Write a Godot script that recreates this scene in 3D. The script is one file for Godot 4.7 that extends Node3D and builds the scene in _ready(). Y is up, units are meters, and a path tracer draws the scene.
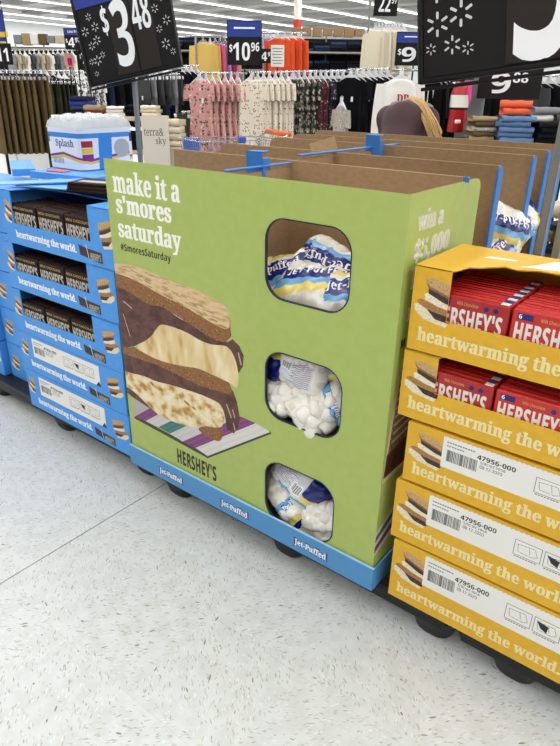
extends Node3D
# A store aisle: a green cardboard marshmallow display between stacks of blue and yellow chocolate cases, clothing racks behind.

const CAM_YAW := 37.5558
const FOCAL := 607.83
var cam: Camera3D
var rng := RandomNumberGenerator.new()
var taken := {}
var M := {}
var MESH := {}
var serif: Font
var sans: Font
var heavy: Font
var mono: Font
var lights_top := 4.4


func _ready() -> void:
	rng.seed = 7
	# ---- camera
	cam = Camera3D.new()
	cam.name = "camera"
	cam.position = Vector3(0, 1.5, 0)
	cam.rotation_order = EULER_ORDER_YXZ
	cam.rotation_degrees = Vector3(-24.9864, CAM_YAW, 0.9512)
	cam.fov = rad_to_deg(2.0 * atan(373.0 / FOCAL))
	cam.near = 0.05
	cam.far = 200.0
	add_child(cam)
	cam.current = true
	# ---- environment (an indoor hall: nothing but the ceiling tubes give light)
	var we := WorldEnvironment.new()
	we.name = "environment"
	var e := Environment.new()
	e.background_mode = Environment.BG_COLOR
	e.background_color = Color(0, 0, 0)
	e.tonemap_mode = Environment.TONE_MAPPER_LINEAR
	e.tonemap_exposure = 1.0
	e.sdfgi_enabled = true
	e.ssao_enabled = true
	e.ssil_enabled = true
	we.environment = e
	add_child(we)
	make_fonts()
	make_materials()
	# ---- ceiling tubes: long rows that run away from the aisle
	for k in 19:
		ceiling_row(-31.5 + 2.6 * k, k)
	build_room()
	build_foreground()
	build_background()


# ------------------------------------------------------------------ helpers

func at(u: float, v: float, d: float) -> Vector3:
	return cam.transform * Vector3((u - 280.0) / FOCAL * d, (373.0 - v) / FOCAL * d, -d)


func facing(turn := 0.0, tip := 0.0, roll := 0.0) -> Basis:
	# a basis whose z looks back at the aisle when turn is 0
	return Basis.from_euler(Vector3(deg_to_rad(tip), deg_to_rad(CAM_YAW - turn), deg_to_rad(roll)))


func numbered(called: String) -> String:
	if not taken.has(called):
		taken[called] = 0
		return called
	taken[called] += 1
	return "%s_%03d" % [called, taken[called]]


func thing(called: String, label: String, category: String, where := Vector3.ZERO, turn := Basis(), group := "") -> Node3D:
	var o := Node3D.new()
	o.name = numbered(called)
	add_child(o)
	o.transform = Transform3D(turn, where)
	tag(o, label, category, group)
	return o


func tag(o: Node, label: String, category: String, group := "") -> Node:
	o.set_meta("label", label)
	o.set_meta("category", category)
	if group:
		o.set_meta("group", group)
	return o


func part(parent: Node, called: String, mesh: Mesh, m: Material, where := Vector3.ZERO, turn := Basis()) -> MeshInstance3D:
	var o := MeshInstance3D.new()
	o.name = called
	o.mesh = mesh
	o.material_override = m
	o.cast_shadow = GeometryInstance3D.SHADOW_CASTING_SETTING_ON
	parent.add_child(o, true)
	o.transform = Transform3D(turn, where)
	return o


func solo(called: String, mesh: Mesh, m: Material, label: String, category: String, where := Vector3.ZERO, turn := Basis(), group := "") -> MeshInstance3D:
	var o := part(self, numbered(called), mesh, m, where, turn)
	tag(o, label, category, group)
	return o


func struct(called: String, mesh: Mesh, m: Material, where := Vector3.ZERO) -> MeshInstance3D:
	var o := part(self, called, mesh, m, where)
	o.set_meta("kind", "structure")
	return o


func S(smooth := false) -> SurfaceTool:
	var st := SurfaceTool.new()
	st.begin(Mesh.PRIMITIVE_TRIANGLES)
	st.set_smooth_group(0 if smooth else -1)
	return st


func done(st: SurfaceTool) -> ArrayMesh:
	st.generate_normals()
	return st.commit()


func tri(st: SurfaceTool, a: Vector3, b: Vector3, c: Vector3) -> void:
	st.add_vertex(a); st.add_vertex(b); st.add_vertex(c)


func quad(st: SurfaceTool, a: Vector3, b: Vector3, c: Vector3, d: Vector3) -> void:
	# counter-clockwise as seen from outside
	tri(st, a, c, b); tri(st, a, d, c)


func quad_uv(st: SurfaceTool, p: Array, uv: Array) -> void:
	for i in [0, 2, 1, 0, 3, 2]:
		st.set_uv(uv[i])
		st.add_vertex(p[i])


func box(st: SurfaceTool, c: Vector3, s: Vector3, bev := 0.0, turn := Basis()) -> void:
	var h := s / 2.0
	var b: float = minf(bev, minf(h.x, minf(h.y, h.z)) * 0.95)
	for ax in 3:
		var a1: int = (ax + 1) % 3
		var a2: int = (ax + 2) % 3
		for sg in [-1.0, 1.0]:
			var q := []
			for k in [[-1, -1], [1, -1], [1, 1], [-1, 1]]:
				var v := Vector3.ZERO
				v[ax] = sg * h[ax]
				v[a1] = k[0] * (h[a1] - b)
				v[a2] = k[1] * (h[a2] - b)
				q.append(c + turn * v)
			if sg > 0: quad(st, q[0], q[1], q[2], q[3])
			else: quad(st, q[3], q[2], q[1], q[0])
	if b <= 0.0:
		return
	for ax in 3:
		var a1: int = (ax + 1) % 3
		var a2: int = (ax + 2) % 3
		for s1 in [-1.0, 1.0]:
			for s2 in [-1.0, 1.0]:
				var q := []
				for k in [[-1.0, 0], [1.0, 0], [1.0, 1], [-1.0, 1]]:
					var v := Vector3.ZERO
					v[ax] = k[0] * (h[ax] - b)
					v[a1] = s1 * (h[a1] - (b if k[1] else 0.0))
					v[a2] = s2 * (h[a2] - (0.0 if k[1] else b))
					q.append(c + turn * v)
				if s1 * s2 > 0: quad(st, q[0], q[1], q[2], q[3])
				else: quad(st, q[3], q[2], q[1], q[0])
	for sx in [-1.0, 1.0]:
		for sy in [-1.0, 1.0]:
			for sz in [-1.0, 1.0]:
				var p := c + turn * Vector3(sx * h.x, sy * (h.y - b), sz * (h.z - b))
				var q := c + turn * Vector3(sx * (h.x - b), sy * h.y, sz * (h.z - b))
				var r := c + turn * Vector3(sx * (h.x - b), sy * (h.y - b), sz * h.z)
				if sx * sy * sz > 0: tri(st, p, r, q)
				else: tri(st, p, q, r)


func box_mesh(s: Vector3, bev := 0.0, c := Vector3.ZERO) -> ArrayMesh:
	var key := "box%s%s%s" % [s, bev, c]
	if not MESH.has(key):
		var st := S()
		box(st, c, s, bev)
		MESH[key] = done(st)
	return MESH[key]


func slab(st: SurfaceTool, poly: PackedVector2Array, z0: float, z1: float, xf := Transform3D()) -> void:
	# a flat polygon in x, y extruded from z0 to z1
	var idx := Geometry2D.triangulate_polygon(poly)
	var cw := Geometry2D.is_polygon_clockwise(poly)
	for z in [z0, z1]:
		for i in range(0, idx.size(), 3):
			var a := xf * Vector3(poly[idx[i]].x, poly[idx[i]].y, z)
			var b := xf * Vector3(poly[idx[i + 1]].x, poly[idx[i + 1]].y, z)
			var c := xf * Vector3(poly[idx[i + 2]].x, poly[idx[i + 2]].y, z)
			var up := (poly[idx[i + 1]] - poly[idx[i]]).cross(poly[idx[i + 2]] - poly[idx[i]]) > 0.0
			if up == (z == maxf(z0, z1)): tri(st, a, c, b)
			else: tri(st, a, b, c)
	for i in poly.size():
		var p := poly[i]
		var q := poly[(i + 1) % poly.size()]
		var a := xf * Vector3(p.x, p.y, minf(z0, z1))
		var b := xf * Vector3(q.x, q.y, minf(z0, z1))
		var c := xf * Vector3(q.x, q.y, maxf(z0, z1))
		var d := xf * Vector3(p.x, p.y, maxf(z0, z1))
		if cw: quad(st, d, c, b, a)
		else: quad(st, a, b, c, d)


func tube(st: SurfaceTool, pts: Array, r: float, n := 8, r_end := -1.0) -> void:
	var rings := []
	var side := Vector3.ZERO
	for i in pts.size():
		var dir: Vector3 = (pts[mini(i + 1, pts.size() - 1)] - pts[maxi(i - 1, 0)]).normalized()
		if side == Vector3.ZERO:
			side = dir.cross(Vector3(0.31, 0.77, 0.55)).normalized()
		side = (side - dir * side.dot(dir)).normalized()
		var other := dir.cross(side)
		var rr := r if r_end < 0.0 else lerpf(r, r_end, float(i) / (pts.size() - 1))
		var ring := []
		for k in n:
			ring.append(pts[i] + (side * cos(TAU * k / n) + other * sin(TAU * k / n)) * rr)
		rings.append(ring)
	for i in rings.size() - 1:
		for k in n:
			quad(st, rings[i][k], rings[i][(k + 1) % n], rings[i + 1][(k + 1) % n], rings[i + 1][k])
	for k in range(1, n - 1):
		tri(st, rings[0][0], rings[0][k], rings[0][k + 1])
		tri(st, rings[-1][0], rings[-1][k + 1], rings[-1][k])


func lathe(st: SurfaceTool, prof: Array, n := 20, c := Vector3.ZERO) -> void:
	for i in prof.size() - 1:
		for k in n:
			var a := TAU * k / n
			var b := TAU * (k + 1) / n
			var p: Vector2 = prof[i]
			var q: Vector2 = prof[i + 1]
			var p0 := c + Vector3(p.x * cos(a), p.y, p.x * sin(a))
			var p1 := c + Vector3(p.x * cos(b), p.y, p.x * sin(b))
			var q0 := c + Vector3(q.x * cos(a), q.y, q.x * sin(a))
			var q1 := c + Vector3(q.x * cos(b), q.y, q.x * sin(b))
			if p.x > 1e-5: tri(st, p0, p1, q0)
			if q.x > 1e-5: tri(st, p1, q1, q0)


func rounded(w: float, h: float, r: float, n := 6, c := Vector2.ZERO) -> PackedVector2Array:
	var out := PackedVector2Array()
	var k := 0
	for o in [Vector2(1, -1), Vector2(1, 1), Vector2(-1, 1), Vector2(-1, -1)]:
		for i in n + 1:
			var a := -PI / 2 + PI / 2 * k + PI / 2 * i / n
			out.append(c + Vector2(o.x * (w / 2 - r), o.y * (h / 2 - r)) + Vector2(cos(a), sin(a)) * r)
		k += 1
	return out


# ------------------------------------------------------------------ lettering

func make_fonts() -> void:
	serif = fat("Droid Serif", 700, 0.2)
	sans = fat("Droid Sans", 700, 0.0)
	heavy = fat("Droid Sans", 700, 0.4)
	mono = fat("Droid Sans", 400, 0.0)


func fat(called: String, weight: int, more: float) -> Font:
	var f := SystemFont.new()
	f.font_names = PackedStringArray([called])
	f.font_weight = weight
	var v := FontVariation.new()
	v.base_font = f
	v.variation_embolden = more
	return v


func text_mesh(s: String, font: Font, size: float, deep := 0.0008) -> TextMesh:
	# size: the height of the font's em in metres
	var key := "text%s%s%s%s" % [s, font.get_instance_id(), size, deep]
	if not MESH.has(key):
		var t := TextMesh.new()
		t.text = s
		t.font = font
		t.font_size = 96
		t.pixel_size = size / 96.0
		t.depth = deep
		t.curve_step = 2.5
		t.horizontal_alignment = HORIZONTAL_ALIGNMENT_LEFT
		t.vertical_alignment = VERTICAL_ALIGNMENT_BOTTOM
		MESH[key] = t
	return MESH[key]


func print_text(parent: Node, s: String, font: Font, m: Material, from: Vector3, turn: Basis, width: float, height: float, deep := 0.0008) -> MeshInstance3D:
	# lettering whose ink starts at FROM (left end of its lower edge) and fills width x height
	var t := text_mesh(s, font, 0.1, deep)
	var b := t.get_aabb()
	var k := Vector3(width / b.size.x, height / b.size.y, 1.0)
	var o := part(parent, "lettering", t, m)
	var low := from + turn * (-b.position * k + Vector3(0, 0, -b.size.z))
	if font == serif:
		# a fat face: the same letters once more, a little to the side
		k.x *= 0.985
		part(o, "bold_stroke", t, m).position = Vector3((0.03 if s.length() < 8 else 0.015) * b.size.x / 0.985 * minf(1.0, height / width * 2.0), 0, 0)
	o.transform = Transform3D(turn * Basis.from_scale(k), low)
	return o


class Paint:
	var im: Image
	var w: int
	var h: int
	func _init(W: int, H: int, c: Color) -> void:
		w = W; h = H
		im = Image.create(W, H, false, Image.FORMAT_RGB8)
		im.fill(c)
	func spans(p: PackedVector2Array) -> Array:
		var lo := h; var hi := 0
		for q in p:
			lo = mini(lo, floori(q.y)); hi = maxi(hi, ceili(q.y))
		var out := []
		for y in range(maxi(lo, 0), mini(hi, h - 1) + 1):
			var xs := []
			var yy := y + 0.5
			for i in p.size():
				var a := p[i]; var b := p[(i + 1) % p.size()]
				if (a.y <= yy) != (b.y <= yy):
					xs.append(a.x + (yy - a.y) / (b.y - a.y) * (b.x - a.x))
			xs.sort()
			for i in range(0, xs.size() - 1, 2):
				var x0 := clampi(roundi(xs[i]), 0, w); var x1 := clampi(roundi(xs[i + 1]), 0, w)
				if x1 > x0: out.append([y, x0, x1])
		return out
	func poly(p: PackedVector2Array, c: Color) -> void:
		for s in spans(p):
			im.fill_rect(Rect2i(s[1], s[0], s[2] - s[1], 1), c)
	func grain(p: PackedVector2Array, cols: Array, noise: FastNoiseLite, stretch := Vector2.ONE) -> void:
		for s in spans(p):
			for x in range(s[1], s[2]):
				var t := clampf(noise.get_noise_2d(x * stretch.x, s[0] * stretch.y) * 0.9 + 0.5, 0.0, 0.999) * (cols.size() - 1)
				im.set_pixel(x, s[0], cols[int(t)].lerp(cols[int(t) + 1], t - int(t)))
	func rect(x: float, y: float, ww: float, hh: float, c: Color) -> void:
		im.fill_rect(Rect2i(roundi(x), roundi(y), maxi(1, roundi(ww)), maxi(1, roundi(hh))), c)
	func disc(c: Vector2, r: Vector2, col: Color, turn := 0.0) -> void:
		var p := PackedVector2Array()
		for k in 14: p.append(c + (Vector2(cos(TAU * k / 14), sin(TAU * k / 14)) * r).rotated(turn))
		poly(p, col)
	func stroke(a: Vector2, b: Vector2, wide: float, c: Color) -> void:
		var n := (b - a).orthogonal().normalized() * wide / 2
		poly(PackedVector2Array([a + n, b + n, b - n, a - n]), c)
	func write(mesh: TextMesh, xf: Transform2D, c: Color) -> void:
		# the front of the lettering, drawn triangle by triangle; xf turns font units (y up) into pixels
		var arr := mesh.get_mesh_arrays()
		var v: PackedVector3Array = arr[Mesh.ARRAY_VERTEX]
		var ix: PackedInt32Array = arr[Mesh.ARRAY_INDEX]
		var top := mesh.get_aabb().end.z - 1e-6
		for i in range(0, ix.size(), 3):
			if v[ix[i]].z < top or v[ix[i + 1]].z < top or v[ix[i + 2]].z < top: continue
			var p := PackedVector2Array()
			for k in 3: p.append(xf * Vector2(v[ix[i + k]].x, v[ix[i + k]].y))
			poly(p, c)
	func texture() -> ImageTexture:
		return ImageTexture.create_from_image(im)


func ink(p: Paint, s: String, font: Font, c: Color, x: float, y: float, w: float, h: float, turn := 0.0) -> void:
	# lettering in a texture: lower left corner of its ink at x, y (pixels, y down), filling w x h
	var t := text_mesh(s, font, 0.1, 0.001)
	var b := t.get_aabb()
	var k := Vector2(w / b.size.x, -h / b.size.y)
	var xf := Transform2D(turn, Vector2(x, y)) * Transform2D(0, k, 0, Vector2(-b.position.x * k.x, -b.position.y * k.y))
	p.write(t, xf, c)


func noise(freq: float, sd: int, kind := FastNoiseLite.TYPE_SIMPLEX_SMOOTH) -> FastNoiseLite:
	var n := FastNoiseLite.new()
	n.noise_type = kind
	n.frequency = freq
	n.seed = sd
	n.fractal_octaves = 3
	return n


# ------------------------------------------------------------------ materials

func rgb(r: int, g: int, b: int) -> Color:
	return Color8(r, g, b)


func mat(key: String, c: Color, rough := 0.7, metal := 0.0) -> StandardMaterial3D:
	if not M.has(key):
		var m := StandardMaterial3D.new()
		m.resource_name = key
		m.albedo_color = c
		m.roughness = rough
		m.metallic = metal
		M[key] = m
	return M[key]


func tex_mat(key: String, t: Texture2D, rough := 0.7) -> StandardMaterial3D:
	var m := mat(key, Color.WHITE, rough)
	m.albedo_texture = t
	return m


func cover_mat(key: String, t: Texture2D, scale: float, rough := 0.85, world := false) -> StandardMaterial3D:
	# a texture wrapped over the object's own axes, SCALE repeats per metre
	var m := tex_mat(key, t, rough)
	m.uv1_triplanar = true
	m.uv1_world_triplanar = world
	m.uv1_triplanar_sharpness = 4.0
	m.uv1_scale = Vector3.ONE * scale
	return m


func noise_tex(a: Color, b: Color, freq: float, sd: int, stretch := Vector2.ONE, side := 256) -> ImageTexture:
	var p := Paint.new(side, side, a)
	var n := noise(freq, sd)
	p.grain(PackedVector2Array([Vector2(0, 0), Vector2(side, 0), Vector2(side, side), Vector2(0, side)]), [a, b], n, stretch)
	return p.texture()


func make_materials() -> void:
	mat("tube", rgb(255, 253, 248), 0.5)
	M.tube.emission_enabled = true
	M.tube.emission = rgb(255, 254, 250)
	M.tube.emission_energy_multiplier = 1.6
	mat("fixture", rgb(225, 225, 222), 0.5)
	mat("ceiling", rgb(184, 183, 181), 0.9)
	mat("deck_rib", rgb(178, 177, 175), 0.9)
	mat("wall", rgb(240, 241, 243), 0.85)
	mat("black_plastic", rgb(34, 34, 36), 0.42)
	mat("kraft", rgb(168, 138, 102), 0.9)
	M.kraft.albedo_texture = noise_tex(rgb(255, 255, 255), rgb(240, 238, 234), 0.05, 3, Vector2(1.0, 1.6))
	M.kraft.uv1_triplanar = true
	M.kraft.uv1_scale = Vector3.ONE * 3.0
	mat("kraft_edge", rgb(188, 160, 118), 0.95)
	mat("green", rgb(170, 187, 100), 0.55)
	mat("side_green", rgb(170, 187, 100), 0.55)
	mat("tray_blue", rgb(78, 144, 200), 0.5)
	mat("bin_blue", rgb(52, 122, 198), 0.5)
	mat("case_blue", rgb(74, 152, 230), 0.5)
	mat("case_yellow", rgb(224, 174, 40), 0.5)
	mat("print_white", rgb(248, 247, 238), 0.6)
	mat("print_cream", rgb(236, 222, 164), 0.6)
	mat("print_black", rgb(28, 26, 26), 0.6)
	mat("white_paper", rgb(236, 234, 226), 0.75)
	mat("navy", rgb(24, 30, 110), 0.4)
	mat("red_pack", rgb(194, 42, 40), 0.36)
	mat("red_pack_dark", rgb(172, 32, 34), 0.36)
	mat("silver_print", rgb(226, 222, 214), 0.4)
	mat("brown_pack", rgb(46, 29, 25), 0.5)
	mat("brown_pack_dark", rgb(34, 21, 19), 0.5)
	mat("bronze_print", rgb(192, 184, 170), 0.5)
	M.brown_pack.metallic_specular = 0.2
	M.brown_pack_dark.metallic_specular = 0.2
	mat("grey_steel", rgb(128, 130, 132), 0.4, 0.3)
	mat("black_steel", rgb(26, 26, 28), 0.4)
	mat("sign_black", rgb(40, 38, 37), 0.5)
	mat("flip_black", rgb(58, 53, 49), 0.5)
	mat("sign_blue", rgb(26, 52, 140), 0.5)
	mat("sign_white", rgb(240, 240, 242), 0.5)
	M.sign_black.metallic_specular = 0.25
	M.flip_black.metallic_specular = 0.25
	M.black_steel.metallic_specular = 0.3
	M.black_plastic.metallic_specular = 0.35
	M.sign_black.albedo_color = rgb(32, 30, 30)
	M.flip_black.albedo_color = rgb(46, 42, 39)
	mat("chrome", rgb(190, 192, 196), 0.25, 0.9)
	mat("hanger_white", rgb(228, 228, 230), 0.45)


# ------------------------------------------------------------------ the room

func ceiling_row(x: float, k: int) -> void:
	var o := thing("ceiling_light", "long fluorescent tube row, %s of the rows counted from the far left wall" % ordinal(k), "ceiling light", Vector3(x, lights_top, -13), Basis(), "tube rows under the ceiling")
	part(o, "housing", box_mesh(Vector3(0.26, 0.06, 40.0), 0.008), M.fixture, Vector3(0, 0.035, 0))
	part(o, "tube", box_mesh(Vector3(0.2, 0.03, 39.9), 0.01), M.tube, Vector3(0, -0.008, 0))
	var l := AreaLight3D.new()
	l.name = "row_light"
	l.area_size = Vector2(0.2, 39.9)
	l.area_normalize_energy = true
	l.light_energy = 42.0
	l.light_color = rgb(255, 254, 252)
	l.shadow_enabled = true
	l.area_range = 60.0
	l.area_attenuation = 2.0
	l.rotation_degrees = Vector3(-90, 0, 0)
	l.position = Vector3(0, -0.03, 0)
	o.add_child(l)


func ordinal(k: int) -> String:
	return ["first", "second", "third", "fourth", "fifth", "sixth", "seventh", "eighth", "ninth", "tenth", "eleventh", "twelfth", "thirteenth", "fourteenth", "fifteenth", "sixteenth", "seventeenth", "eighteenth", "nineteenth", "twentieth"][k]


func build_room() -> void:
	# floor: vinyl tiles laid in the grid of the photograph, each a tile of its own near the aisle
	var T := 0.338
	var f := Node3D.new()
	f.name = "floor"
	add_child(f)
	f.set_meta("kind", "structure")
	f.set_meta("label", "white flecked vinyl tile floor")
	var fm := cover_mat("floor_tile", fleck_texture(), 1.0 / (T * 6.0), 0.28, true)
	var under := part(f, "subfloor", box_mesh(Vector3(56, 0.2, 56)), mat("joint", rgb(84, 82, 78), 0.8), Vector3(-9, -0.1035, -8))
	under.set_meta("label", "dark joint bed under the tiles")
	var tile_box := box_mesh(Vector3(T - 0.0003, 0.0035, T - 0.0003), 0.0001)
	var x0 := -1.657 - 9 * T
	var z0 := -0.991 - 8 * T
	var nx := 22
	var nz := 13
	for i in nx:
		for j in nz:
			var gap := 0.0
			var m := tile_box
			if i == 8: gap = -0.001
			if i == 9: gap = 0.001
			if gap != 0.0:
				m = box_mesh(Vector3(T - 0.0024, 0.0035, T - 0.0003), 0.0001)
			part(f, "tile", m, fm, Vector3(x0 + (i + 0.5) * T + gap, -0.00175, z0 + (j + 0.5) * T))
	# beyond, where joints cannot be told apart, the same vinyl runs on in four fields
	var x1 := x0 + nx * T
	var z1 := z0 + nz * T
	var st := S()
	box(st, Vector3((x0 - 33) / 2, -0.00175, -8), Vector3(x0 + 33, 0.0035, 56))
	box(st, Vector3((x1 + 19) / 2, -0.00175, -8), Vector3(19 - x1, 0.0035, 56))
	box(st, Vector3((x0 + x1) / 2, -0.00175, (z0 - 36) / 2), Vector3(x1 - x0, 0.0035, z0 + 36))
	box(st, Vector3((x0 + x1) / 2, -0.00175, (z1 + 20) / 2), Vector3(x1 - x0, 0.0035, 20 - z1))
	var far := part(f, "far_tiles", done(st), fm)
	far.set_meta("kind", "stuff")
	# walls and ceiling of the hall
	struct("wall_left", box_mesh(Vector3(0.3, 5.4, 56)), M.wall, Vector3(-33.1, 2.5, -8))
	struct("wall_right", box_mesh(Vector3(0.3, 5.4, 56)), M.wall, Vector3(19.1, 2.5, -8))
	struct("wall_back", box_mesh(Vector3(52.4, 5.4, 0.3)), M.wall, Vector3(-7, 2.5, -35.9))
	struct("wall_front", box_mesh(Vector3(52.4, 5.4, 0.3)), M.wall, Vector3(-7, 2.5, 19.9))
	struct("ceiling", box_mesh(Vector3(52.4, 0.2, 56)), M.ceiling, Vector3(-7, 5.1, -8))
	for k in 20:
		struct("trim_%d" % (k + 1), box_mesh(Vector3(52, 0.22, 0.12), 0.01), M.deck_rib, Vector3(-7, 4.86, -34.0 + 2.7 * k))


func fleck_texture() -> ImageTexture:
	var side := 2048
	var p := Paint.new(side, side, rgb(206, 209, 209))
	var n := noise(0.012, 5)
	for y in range(0, side, 8):
		for x in range(0, side, 8):
			var v := n.get_noise_2d(x, y)
			if absf(v) > 0.12:
				p.rect(x, y, 8, 8, rgb(209, 212, 212) if v > 0 else rgb(203, 206, 205))
	var r := RandomNumberGenerator.new()
	r.seed = 21
	var cols := [rgb(190, 190, 182), rgb(182, 182, 172), rgb(196, 197, 191), rgb(172, 172, 162), rgb(219, 221, 219), rgb(222, 224, 222), rgb(160, 158, 148)]
	var dark := [rgb(126, 124, 114), rgb(138, 132, 112), rgb(108, 105, 98)]
	for k in 21000:
		var c := Vector2(r.randf() * side, r.randf() * side)
		var tile := int(c.x / side * 6) + int(c.y / side * 6)
		var a := (0.75 if tile % 2 == 0 else -0.75) + r.randfn(0, 0.3)
		var big := r.randf() < 0.012
		var long := r.randf_range(3, 10) * (1.3 if big else 1.0)
		var wide := r.randf_range(0.9, 2.0) * (1.5 if big else 1.0)
		var d := Vector2(cos(a), sin(a))
		var o := d.orthogonal()
		p.poly(PackedVector2Array([c - d * long, c - d * long * 0.3 + o * wide, c + d * long * 0.6 + o * wide * 0.7, c + d * long, c + d * long * 0.2 - o * wide, c - d * long * 0.6 - o * wide * 0.8]), dark[r.randi() % 3] if big else cols[r.randi() % cols.size()])
	return p.texture()


# ------------------------------------------------------------------ the print of the toasted sandwich (millimetres on the green panel)

const SMORE := {
	"graham_top": [1,805,87,837,250,817,338,808,405,806,478,793,527,782,543,749,538,696,436,717,338,741,220,756,101,784,7,789],
	"graham_edge": [7,789,101,784,220,756,338,741,436,717,538,696,543,749,546,687,520,655,472,658,420,667,366,684,315,689,240,716,184,705,126,714,52,735,0,741],
	"choc1": [0,741,52,735,126,714,184,705,240,717,315,689,366,684,420,667,472,658,520,655,552,678,580,663,597,634,593,597,574,568,565,608,545,640,519,650,463,635,404,637,364,648,312,653,234,652,207,638,160,579,67,526,19,506,-1,508,-3,610],
	"mallow1": [67,526,160,579,207,638,234,652,312,653,364,648,404,637,463,635,519,650,545,640,565,608,574,570,573,530,563,511,533,525,467,530,389,533,341,523,220,506,136,511],
	"graham2": [-1,508,19,506,66,522,136,510,220,506,341,522,389,533,467,528,533,522,549,494,536,479,487,478,428,471,347,471,202,486,72,480,4,477],
	"choc2": [4,477,72,480,202,486,347,471,428,470,487,478,536,490,550,498,566,464,577,409,569,368,550,340,519,344,510,402,492,433,449,436,396,437,337,434,238,426,179,416,109,420,28,406,2,403],
	"mallow2": [2,403,28,406,109,420,179,416,238,426,337,434,396,437,449,436,492,433,510,402,505,364,489,336,405,318,349,287,302,283,224,274,165,279,105,305,25,340,8,341],
	"graham3": [405,318,489,336,504,326,487,281,442,277,372,289],
	"graham4": [8,341,25,340,105,305,138,286,72,298,12,308],
}


func shape(a: Array, xf: Transform2D) -> PackedVector2Array:
	var p := PackedVector2Array()
	for i in range(0, a.size(), 2):
		p.append(xf * Vector2(a[i] - (80.0 if a[i] < 12 else 0.0), a[i + 1]))
	# soften the corners
	for round in 2:
		var q := PackedVector2Array()
		for i in p.size():
			var n := p[(i + 1) % p.size()]
			q.append(p[i].lerp(n, 0.25))
			q.append(p[i].lerp(n, 0.75))
		p = q
	return p


func draw_smore(p: Paint, xf: Transform2D, cloth: bool) -> void:
	# xf: millimetres of the panel -> pixels
	var k := absf(xf.x.x)
	var dir := Vector2(283, 205)
	if cloth:
		var front := [Vector2(29, 219), Vector2(95, 224), Vector2(168, 224), Vector2(230, 219), Vector2(296, 210), Vector2(362, 209), Vector2(422, 199)]
		var tint := [rgb(122, 58, 112), rgb(206, 200, 196), rgb(52, 116, 112), rgb(204, 200, 198), rgb(128, 60, 118), rgb(216, 212, 208)]
		p.poly(PackedVector2Array([xf * Vector2(30, 300), xf * Vector2(29, 212), xf * Vector2(422, 190), xf * Vector2(708, 398), xf * Vector2(705, 410), xf * Vector2(422, 205), xf * Vector2(60, 225)]), rgb(58, 52, 44))
		p.poly(PackedVector2Array([xf * Vector2(30, 330), xf * Vector2(29, 219), xf * Vector2(95, 224), xf * Vector2(200, 330)]), rgb(178, 172, 170))
		for i in 6:
			var a: Vector2 = front[i]
			var b: Vector2 = front[i + 1]
			p.poly(PackedVector2Array([xf * a, xf * b, xf * (b + dir), xf * (a + dir)]), tint[i])
			for j in 4:
				var c := a.lerp(b, 0.15 + 0.22 * j)
				p.stroke(xf * c, xf * (c + dir), maxf(1.0, k * 2.5), tint[i].lightened(0.12) if j % 2 else tint[i].darkened(0.06))
		# the sheet ends at a straight far edge
		p.poly(PackedVector2Array([xf * Vector2(30, 300), xf * Vector2(136, 372), xf * Vector2(395, 420), xf * Vector2(584, 420), xf * Vector2(708, 406), xf * Vector2(760, 520), xf * Vector2(0, 520)]), rgb(170, 187, 100))
	var crumb := noise(0.09 / k, 11)
	var soft := noise(0.012 / k, 12)
	var streak := noise(0.03 / k, 13)
	var choc := [rgb(66, 36, 28), rgb(86, 50, 40), rgb(104, 64, 54), rgb(92, 54, 44)]
	var edge := [rgb(96, 56, 26), rgb(158, 106, 58), rgb(120, 76, 38), rgb(190, 140, 84)]
	var toast := [rgb(240, 230, 202), rgb(236, 222, 184), rgb(230, 210, 164), rgb(212, 178, 118), rgb(176, 130, 72)]
	for q in ["choc1", "choc2", "graham_edge", "graham2"]:
		var plain := PackedVector2Array()
		for i in range(0, SMORE[q].size(), 2): plain.append(xf * Vector2(SMORE[q][i], SMORE[q][i + 1]))
		p.poly(plain, choc[0])
	p.grain(shape(SMORE.graham4, xf), choc, soft)
	p.grain(shape(SMORE.graham3, xf), edge, crumb)
	p.grain(shape(SMORE.choc1, xf), choc, soft, Vector2(1.0, 2.0))
	p.grain(shape(SMORE.mallow1, xf), [rgb(236, 224, 190), rgb(230, 208, 158), rgb(222, 194, 138), rgb(196, 156, 90)], streak, Vector2(0.42, 0.16))
	p.grain(shape(SMORE.mallow2, xf), toast, soft, Vector2(1.25, 1.6))
	p.grain(shape(SMORE.choc2, xf), choc, soft, Vector2(1.2, 1.2))
	p.grain(shape(SMORE.graham2, xf), edge, crumb)
	p.grain(shape(SMORE.graham_edge, xf), edge, crumb)
	p.grain(shape(SMORE.graham_top, xf), [rgb(180, 142, 94), rgb(210, 178, 130), rgb(222, 196, 152), rgb(214, 184, 138)], streak, Vector2(0.35, 1.5))
	# glossy streaks printed on the chocolate, holes pricked in the cracker
	for s in [[30, 690, 75, 672, 5], [22, 640, 50, 560, 4], [575, 640, 586, 600, 5], [520, 440, 540, 395, 5], [545, 430, 556, 400, 4], [548, 380, 556, 352, 4], [290, 700, 330, 690, 3]]:
		p.stroke(xf * Vector2(s[0], s[1]), xf * Vector2(s[2], s[3]), maxf(1.0, s[4] * k), rgb(198, 172, 160))
	if cloth:
		var r := RandomNumberGenerator.new()
		r.seed = 4
		for i in 46:
			var t := r.randf()
			var c := Vector2(40 + 470 * t, 815 - 85 * t + r.randf_range(-22, 12))
			p.stroke(xf * c, xf * (c + Vector2(r.randf_range(14, 34), -4)), 2.0, rgb(150, 112, 70))
		for s in [[150, 400, 12, 5], [200, 392, 9, 6], [330, 380, 16, 5], [365, 372, 10, 4]]:
			p.disc(xf * Vector2(s[0], s[1]), Vector2(s[2], s[3]) * k, rgb(160, 114, 62), 0.3)


# ------------------------------------------------------------------ foreground

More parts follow.
